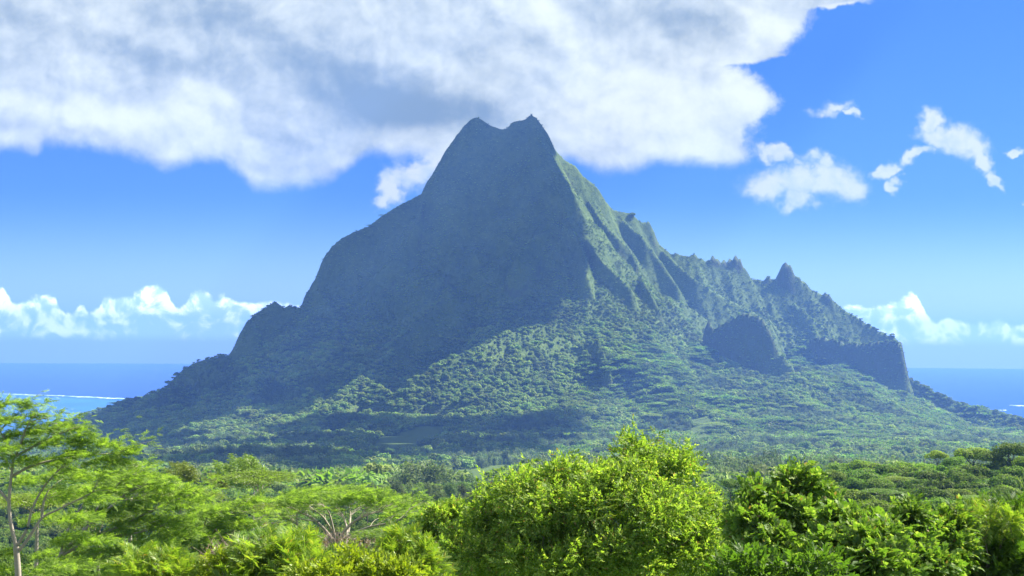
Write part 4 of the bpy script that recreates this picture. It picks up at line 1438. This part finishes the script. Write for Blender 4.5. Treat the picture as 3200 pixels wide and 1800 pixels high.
# dry thickets
def thicket(label, u0, u1, v0, v1, Y, n, seed, dY=8.0):
    g = np.random.default_rng(seed)
    ru = 0.5 * (u0 + u1)
    rx = float(ray(ru, 1000)[0] * Y)
    root = np.array([rx, Y, float(ground(rx, Y))])
    e = thing('dry_thicket', tuple(root), label, 'thicket', 'dry brown thickets')
    parts = []
    for i in range(n):
        u, y_ = g.uniform(u0, u1), Y + g.uniform(-dY / 2, dY / 2)
        edge = 1 - abs(u - ru) / (0.5 * (u1 - u0))
        vt = v1 - (v1 - v0) * edge ** 0.5 * g.uniform(0.45, 1.0)
        b = at(u + g.normal() * 22, v1 + 40, y_)
        t = at(u + g.normal() * 18, vt, y_)
        P, tb = limb(b, t, 0.03, 0.009, 0.05, 0.10, 6, 3, g)
        parts.append(tb)
        for q in range(7):
            a = P[g.integers(2, 6)]
            parts.append(limb(a, a + norm(rdir(1, g)[0] + np.array([0, 0, 0.5])) * g.uniform(0.3, 0.9), 0.012, 0.005, 0.04, 0.12, 3, 3, g)[1])
    V, Q = merge(parts)
    obj('branch', mesh_np('dry_thicket_branch', V - root, Q, None, M_DRY), e)
    P = np.stack([g.uniform(u0, u1, n * 10), g.uniform(v0 + 20, v1 + 30, n * 10)], -1)
    W = np.array([at(a, b, Y + g.uniform(-dY / 2, dY / 2)) for a, b in P])
    V, Q = stamp(*leaf_t(0.25), frames(rdir(len(W), g), rdir(len(W), g)), W, g.uniform(0.10, 0.22, len(W)))
    obj('crown', mesh_np('dry_thicket_crown', V - root, Q, None, M_DRYL), e)


M_DRYL = leaf_mat('dry_leaves', (0.10, 0.085, 0.04), (0.20, 0.16, 0.08), trans=0.3, tint=(1.2, 1.1, 0.7))
thicket('grey brown leafless thicket below the widest umbrella tree', 690, 960, 1335, 1440, 62, 150, 41)
thicket('brown twiggy thicket inside the dark hollow on the left', 520, 640, 1350, 1430, 58, 70, 42)


# ------------------------------------------------------------------ the pale trunked tree at the left edge
def tiered_tree(name, label, Y, root_u, trunk, limbs, caps, mat, seed, dens=0.26, spray=0.26, tipn=12, group=None, depth=0.0, twigs=6):
    """a flat tiered tree: traced limbs, and caps (u, v, half width, half height) of fine wind blown sprays"""
    g = np.random.default_rng(seed)
    k_ = Y / F
    W = lambda u, v, dy=0.0: at(u, v, Y + dy)
    root = W(root_u, 1500)
    root[2] = float(ground(root[0], Y))
    e = thing(name, tuple(root), label, 'tree', group)

    def path(pts, r0, r1):
        P = np.array([W(*p) for p in pts])
        t = np.linspace(0, 1, len(P))
        tt = np.linspace(0, 1, len(P) * 3)
        Q = np.stack([np.interp(tt, t, P[:, i]) for i in range(3)], -1)
        Q[1:-1] = 0.25 * Q[:-2] + 0.5 * Q[1:-1] + 0.25 * Q[2:]
        return Q, tube(Q, r0 + (r1 - r0) * tt, 8)
    pts, r0, r1 = trunk
    Q0, t0 = path(pts, r0, r1)
    obj('trunk', mesh_np(name + '_trunk', t0[0] - root, t0[1], None, M_PALE, True), e)
    tips = []
    for pts, r0, r1 in limbs:
        if len(pts[0]) == 2:
            sl = g.normal() * (0.3 + depth)
            pts = [(p[0], p[1], sl * i / max(1, len(pts) - 1)) for i, p in enumerate(pts)]
        Q, t = path(pts, r0, r1)
        parts = [t]
        sg = 1 if pts[-1][0] > pts[0][0] else -1
        for q in range(twigs):
            a = Q[g.integers(len(Q) // 2, len(Q))]
            b = a + np.array([g.uniform(0.2, 1.0) * sg, g.normal() * 0.5, g.uniform(0.1, 0.55)]) * k_ * 80
            parts.append(limb(a, b, r1 * 0.8, r1 * 0.3, 0.05, 0.08, 5, 4, g)[1])
            tips.append(b)
        tips += [Q[-1], Q[-3]]
        V, F_ = merge(parts)
        obj('branch', mesh_np(name + '_branch', V - root, F_, None, M_PALE, True), e)
    P, D = [], []
    for cp in caps:
        u, v, ru, rv = cp[:4]
        n = int(ru * rv * dens)
        c = W(u, v, cp[4] if len(cp) > 4 else g.normal() * (0.5 + depth))
        a, r = g.uniform(0, 6.28, n), np.sqrt(g.uniform(0, 1, n))
        P.append(c + np.stack([r * np.cos(a) * ru * k_, r * np.sin(a) * ru * k_ * 0.9, (1 - r * r) * rv * k_ * 0.9 + g.normal(size=n) * rv * k_ * 0.3 + r * np.cos(a) * rv * k_ * 0.5], -1))
        D.append(np.stack([0.9 + r * np.cos(a) * 0.4, r * np.sin(a) * 0.6, 0.25 + g.normal(size=n) * 0.2], -1))
    tp = np.array(tips)
    P.append(np.repeat(tp, tipn, 0) + g.normal(size=(len(tp) * tipn, 3)) * 0.2)
    D.append(np.tile([0.9, 0, 0.25], (len(tp) * tipn, 1)))
    P, D = np.concatenate(P), np.concatenate(D)
    V, Q = foliage([feather_t(6, i, 0.13, 0.22, 0.40) for i in range(3)], P, norm(D), spray, g, 0.3, 1.0)
    obj('crown', mesh_np(name + '_crown', V - root, Q, None, mat), e)


tiered_tree('albizia_tree', 'pale forked tree with feathery wind swept boughs at the left edge', 45.0, 40,
            ([(40, 1600), (44, 1500), (46, 1440), (40, 1375)], 0.12, 0.095),
            [([(40, 1375), (25, 1310), (22, 1260), (28, 1200), (36, 1150), (18, 1115), (0, 1085)], 0.07, 0.025),
             ([(36, 1150), (52, 1120), (62, 1085), (75, 1060)], 0.05, 0.02),
             ([(45, 1370), (70, 1330), (78, 1285), (100, 1240), (125, 1205), (165, 1165)], 0.055, 0.018),
             ([(48, 1385), (75, 1350), (105, 1300), (140, 1285), (190, 1260), (250, 1230)], 0.055, 0.016),
             ([(105, 1300), (110, 1260), (122, 1232)], 0.05, 0.02),
             ([(28, 1200), (70, 1175), (120, 1160), (190, 1150), (260, 1142), (320, 1138)], 0.05, 0.015),
             ([(36, 1150), (80, 1125), (130, 1100), (180, 1080)], 0.045, 0.015),
             ([(22, 1260), (-10, 1225), (-40, 1190)], 0.06, 0.02), ([(0, 1085), (-15, 1050), (-25, 1020)], 0.035, 0.015), ([(0, 1085), (20, 1060), (38, 1045)], 0.03, 0.012)],
            [(12, 1020, 34, 10), (60, 1025, 22, 12), (90, 1052, 20, 9), (10, 1060, 40, 10), (60, 1072, 26, 9), (30, 1100, 40, 10), (100, 1092, 36, 11), (150, 1080, 34, 10), (185, 1082, 24, 9), (205, 1100, 26, 10),
             (70, 1125, 46, 12), (140, 1118, 46, 12), (215, 1118, 40, 11), (262, 1126, 34, 10), (300, 1140, 34, 11), (325, 1142, 20, 9), (180, 1150, 55, 12), (250, 1165, 50, 12), (110, 1170, 55, 14), (40, 1165, 45, 13),
             (285, 1170, 34, 11), (150, 1200, 60, 14, 3), (225, 1205, 55, 14, 3), (60, 1215, 50, 14, 4), (-10, 1140, 45, 14), (-30, 1070, 40, 12), (190, 1245, 60, 14, 4), (120, 1255, 50, 14, 4), (250, 1262, 50, 13, 4),
             (90, 1310, 60, 15, 5), (200, 1310, 60, 15, 5), (170, 1360, 60, 15, 5), (240, 1370, 60, 15, 5), (0, 1400, 40, 15, 5), (150, 1425, 60, 15, 4), (120, 1440, 50, 14, -2), (-10, 1445, 40, 14, 3)], M_ALBZ, 51, dens=0.20)
tiered_tree('albizia_tree', 'long feathery boughs reaching right in front of the bamboo, behind the pale forked tree', 56.0, 150,
            ([(140, 1620), (145, 1500), (150, 1400)], 0.16, 0.12),
            [([(150, 1400), (205, 1340), (277, 1276), (320, 1238), (385, 1212)], 0.08, 0.02), ([(150, 1400), (240, 1350), (330, 1310), (430, 1262), (490, 1240)], 0.07, 0.02),
             ([(205, 1340), (250, 1270), (300, 1215), (330, 1190)], 0.05, 0.02), ([(150, 1400), (170, 1330), (215, 1260), (235, 1220)], 0.06, 0.02), ([(240, 1350), (330, 1345), (420, 1320)], 0.05, 0.02)],
            [(300, 1205, 60, 11), (360, 1205, 55, 11), (400, 1212, 40, 10), (330, 1235, 75, 12), (430, 1232, 55, 11), (470, 1240, 40, 11), (260, 1240, 60, 12), (370, 1268, 75, 13), (300, 1290, 75, 13), (450, 1280, 60, 13), (500, 1262, 36, 11),
             (230, 1300, 60, 14), (350, 1320, 75, 14), (430, 1320, 65, 13), (280, 1350, 75, 14), (370, 1370, 75, 14), (250, 1400, 75, 15), (330, 1420, 75, 15), (460, 1350, 45, 13), (180, 1370, 60, 14), (420, 1410, 60, 14), (200, 1430, 70, 15, -2), (300, 1445, 70, 15, -2), (120, 1400, 50, 14, 2), (150, 1450, 60, 14, -2)], M_ALBZ, 52, dens=0.24, spray=0.29)
tiered_tree('albizia_tree', 'low feathery tree between the long left boughs and the dark hollow', 64.0, 500,
            ([(505, 1640), (502, 1500), (500, 1410)], 0.15, 0.11),
            [([(500, 1410), (520, 1360), (560, 1310), (610, 1275)], 0.07, 0.02), ([(500, 1410), (480, 1370), (450, 1340), (420, 1330)], 0.06, 0.02), ([(500, 1410), (505, 1350), (520, 1300)], 0.06, 0.02), ([(520, 1360), (570, 1340), (620, 1330)], 0.05, 0.02)],
            [(540, 1288, 52, 12), (500, 1305, 60, 12), (570, 1318, 46, 12), (470, 1345, 60, 13), (530, 1362, 46, 13), (440, 1375, 55, 13), (596, 1272, 42, 11), (625, 1264, 32, 10), (480, 1400, 60, 14), (545, 1335, 50, 12), (420, 1345, 46, 12), (610, 1325, 34, 10), (440, 1425, 60, 14), (380, 1400, 60, 14), (490, 1430, 60, 15, -2), (560, 1405, 44, 13, -2), (420, 1448, 60, 14, -2), (520, 1455, 60, 14, -2)],
            M_ALBZ, 54, dens=0.27, spray=0.32)
tiered_tree('umbrella_tree', 'widest flat topped umbrella tree, bare pale limbs showing under its canopy', 98.0, 850,
            ([(850, 1640), (846, 1500), (842, 1400), (846, 1370)], 0.26, 0.2),
            [([(846, 1372), (820, 1335), (790, 1305), (748, 1285), (715, 1268)], 0.13, 0.035), ([(846, 1372), (832, 1330), (812, 1298), (780, 1276)], 0.11, 0.03), ([(846, 1372), (836, 1320), (828, 1288), (806, 1262)], 0.10, 0.03),
             ([(846, 1372), (866, 1335), (892, 1310), (935, 1290), (985, 1280)], 0.13, 0.035), ([(846, 1372), (880, 1345), (930, 1325), (985, 1315), (1020, 1300)], 0.11, 0.03), ([(868, 1375), (874, 1330), (864, 1300), (850, 1272)], 0.11, 0.03),
             ([(868, 1375), (880, 1320), (882, 1285), (872, 1258)], 0.10, 0.03), ([(866, 1335), (905, 1300), (925, 1272)], 0.08, 0.025), ([(800, 1312), (760, 1306), (716, 1300)], 0.07, 0.02), ([(846, 1372), (780, 1340), (735, 1310), (700, 1300)], 0.09, 0.025)],
            [(850, 1240, 70, 12), (790, 1244, 65, 12), (915, 1246, 65, 12), (740, 1254, 55, 12), (970, 1262, 55, 12), (700, 1270, 40, 12), (1015, 1284, 40, 12), (830, 1252, 80, 12, -4), (900, 1258, 70, 12, -4), (770, 1262, 60, 11, -4), (860, 1252, 90, 12, 5), (780, 1256, 80, 12, 5),
             (945, 1268, 60, 12, 5), (720, 1282, 40, 11, 3), (1040, 1300, 36, 12, 3), (990, 1300, 40, 11, 4), (680, 1290, 40, 12, 4)], M_ALBZ, 53, dens=0.34, spray=0.42, depth=3.0, twigs=9, tipn=8)


# ------------------------------------------------------------------ bare pale limbs of the widest umbrella tree
# ------------------------------------------------------------------ sailboat, surf, house
def simple_mat(name, colr, rough=0.6):
    m, nt, b = new_mat(name)
    g = nt.nodes.new('ShaderNodeNewGeometry')
    n = noise(nt, g.outputs['Position'], 1.7, 4, 0.6)
    nt.links.new(mixc(nt, n, tuple(c * 0.85 for c in colr), colr), b.inputs['Base Color'])
    b.inputs['Roughness'].default_value = rough
    return m


M_WHITE = simple_mat('white_paint', (0.8, 0.8, 0.8), 0.35)
M_SAILC = simple_mat('sail_cover', (0.75, 0.77, 0.8))


def sailboat(u, v, label):
    p = sea_pt(u, v)
    e = thing('sailboat', tuple(p), label, 'sailboat')
    e.rotation_euler = (0, 0, R(15))
    Lh = 15.0
    t = np.linspace(-1, 1, 13)
    prof = []
    for x_ in t:
        w = 2.3 * (1 - abs(max(x_, -0.55) + 0.0 if x_ > 0 else x_ * 0.55) ** 2.2)
        sh = 1.6 + 0.5 * x_ * x_
        prof.append([[x_ * Lh / 2, -w, sh], [x_ * Lh / 2 * 0.95, -w * 0.8, -0.3], [x_ * Lh / 2 * 0.95, w * 0.8, -0.3], [x_ * Lh / 2, w, sh]])
    V = np.array(prof).reshape(-1, 3)
    Q = []
    for i in range(12):
        for k in range(4):
            a, b_ = i * 4 + k, i * 4 + (k + 1) % 4
            Q.append([a, b_, b_ + 4, a + 4])
    Q += [[0, 3, 2, 1], [48, 49, 50, 51]]
    obj('hull', mesh_np('sailboat_hull', V, np.array(Q), None, M_WHITE), e)
    V, Q = merge([tube([[-3.5, 0, 1.6], [-3.2, 0, 2.7], [2.2, 0, 2.7], [3.2, 0, 1.7]], [1.0, 1.35, 1.3, 0.8], 8)])
    obj('cabin', mesh_np('sailboat_cabin', V, Q, None, M_WHITE, True), e)
    V, Q = tube([[0.8, 0, 1.5], [0.8, 0, 10], [0.75, 0, 20.5]], [0.26, 0.24, 0.16], 8)
    obj('mast', mesh_np('sailboat_mast', V, Q, None, M_WHITE, True), e)
    V, Q = tube([[0.6, 0, 3.6], [-2.5, 0, 3.7], [-5.6, 0, 3.6]], [0.3, 0.42, 0.2], 8)
    obj('boom', mesh_np('sailboat_boom', V, Q, None, M_SAILC, True), e)


def house():
    x, y, z = HOUSE
    e = thing('house', (float(x), float(y), float(z)), 'small house with a tan orange roof among the trees right of the big bush', 'house')
    e.rotation_euler = (0, 0, R(12))
    w, d, h = 4.2, 3.2, 2.7
    V = np.array([[sx * w, sy * d, zz] for zz in (-1.5, h) for sx, sy in ((-1, -1), (1, -1), (1, 1), (-1, 1))] + [[-w, 0, h + 1.7], [w, 0, h + 1.7]])
    obj('wall', mesh_np('house_wall', V, np.array([[0, 1, 5, 4], [1, 2, 6, 5], [2, 3, 7, 6], [3, 0, 4, 7]]), np.array([[4, 7, 8], [5, 9, 6]]), M_WALLC), e)
    o = 0.6
    R_ = []
    for sy in (-1, 1):
        a = np.array([[-w - o, sy * (d + o), h - 0.25], [w + o, sy * (d + o), h - 0.25], [w + o, 0, h + 1.85], [-w - o, 0, h + 1.85]])
        b_ = a + np.array([0, 0, 0.14])
        vv = np.concatenate([a, b_])
        R_.append((vv, np.array([[0, 1, 2, 3], [7, 6, 5, 4], [0, 4, 5, 1], [1, 5, 6, 2], [3, 2, 6, 7], [0, 3, 7, 4]])))
    V, Q = merge(R_)
    obj('roof', mesh_np('house_roof', V, Q, None, M_ROOFC), e)
    for sx in (-2.2, 1.8):
        V = np.array([[sx - .6, -d - .04, 0.9], [sx + .6, -d - .04, 0.9], [sx + .6, -d - .04, 2.1], [sx - .6, -d - .04, 2.1]])
        V = np.concatenate([V, V + np.array([0, 0.08, 0])])
        obj('window', mesh_np('house_window', V, np.array([[0, 1, 2, 3], [0, 4, 5, 1], [1, 5, 6, 2], [2, 6, 7, 3], [3, 7, 4, 0]]), None, M_PANE), e)


M_WALLC, M_ROOFC, M_PANE = simple_mat('cream_wall', (0.6, 0.55, 0.45)), simple_mat('tan_roof', (0.55, 0.33, 0.16)), simple_mat('window_pane', (0.05, 0.06, 0.07), 0.2)
house()
sailboat(173, 1042, 'white sailboat with bare mast moored on the lagoon inside the surf line')

M_FOAM, nt, b = new_mat('surf_foam')
g = nt.nodes.new('ShaderNodeNewGeometry')
n = noise(nt, g.outputs['Position'], 0.02, 4, 0.65)
nt.links.new(mixc(nt, n.step(0.40, 0.66), (0.10, 0.30, 0.5), (0.85, 0.9, 0.9)), b.inputs['Base Color'])
b.inputs['Roughness'].default_value = 0.9


def surf(label, pts, wide, seed):
    """a rolling line of broken water standing a couple of metres proud of the sea"""
    g = np.random.default_rng(seed)
    P = np.array([sea_pt(*p) for p in pts])
    n = 90
    t = np.linspace(0, 1, len(P))
    tt = np.linspace(0, 1, n)
    c = np.stack([np.interp(tt, t, P[:, i]) for i in range(3)], -1)
    wd = wide * (0.45 + vnoise(tt * 22, tt * 0 + seed, seed) * 0.9) * np.minimum(1, np.minimum(tt, 1 - tt) * 14 + 0.25)
    cross = np.linspace(-1, 1, 7)
    V = []
    for i in range(n):
        for q in cross:
            yq = c[i, 1] + q * wd[i] + (vnoise(np.array([tt[i] * 40.0]), np.array([seed * 1.0]), 3)[0] - 0.5) * 60
            V.append([c[i, 0], yq, sea_z(c[i, 0], yq) + 0.25 + 2.2 * (1 - q * q)])
    i = (np.arange(n - 1)[:, None] * 7 + np.arange(6)[None]).ravel()
    obj('surf', mesh_np('surf', V, np.stack([i, i + 7, i + 8, i + 1], -1), None, M_FOAM, True), kind='structure', label=label)


surf('long white line of surf on the reef at the left', [(-120, 987), (0, 991), (150, 996), (260, 1001), (345, 1005), (420, 1008)], 44, 1)
surf('short white streak of surf at the right edge', [(2546, 1021), (2576, 1021), (2640, 1021)], 55, 2)
surf('faint pale streak of surf beyond the right shoulder', [(2440, 1032), (2480, 1032), (2528, 1032)], 18, 3)
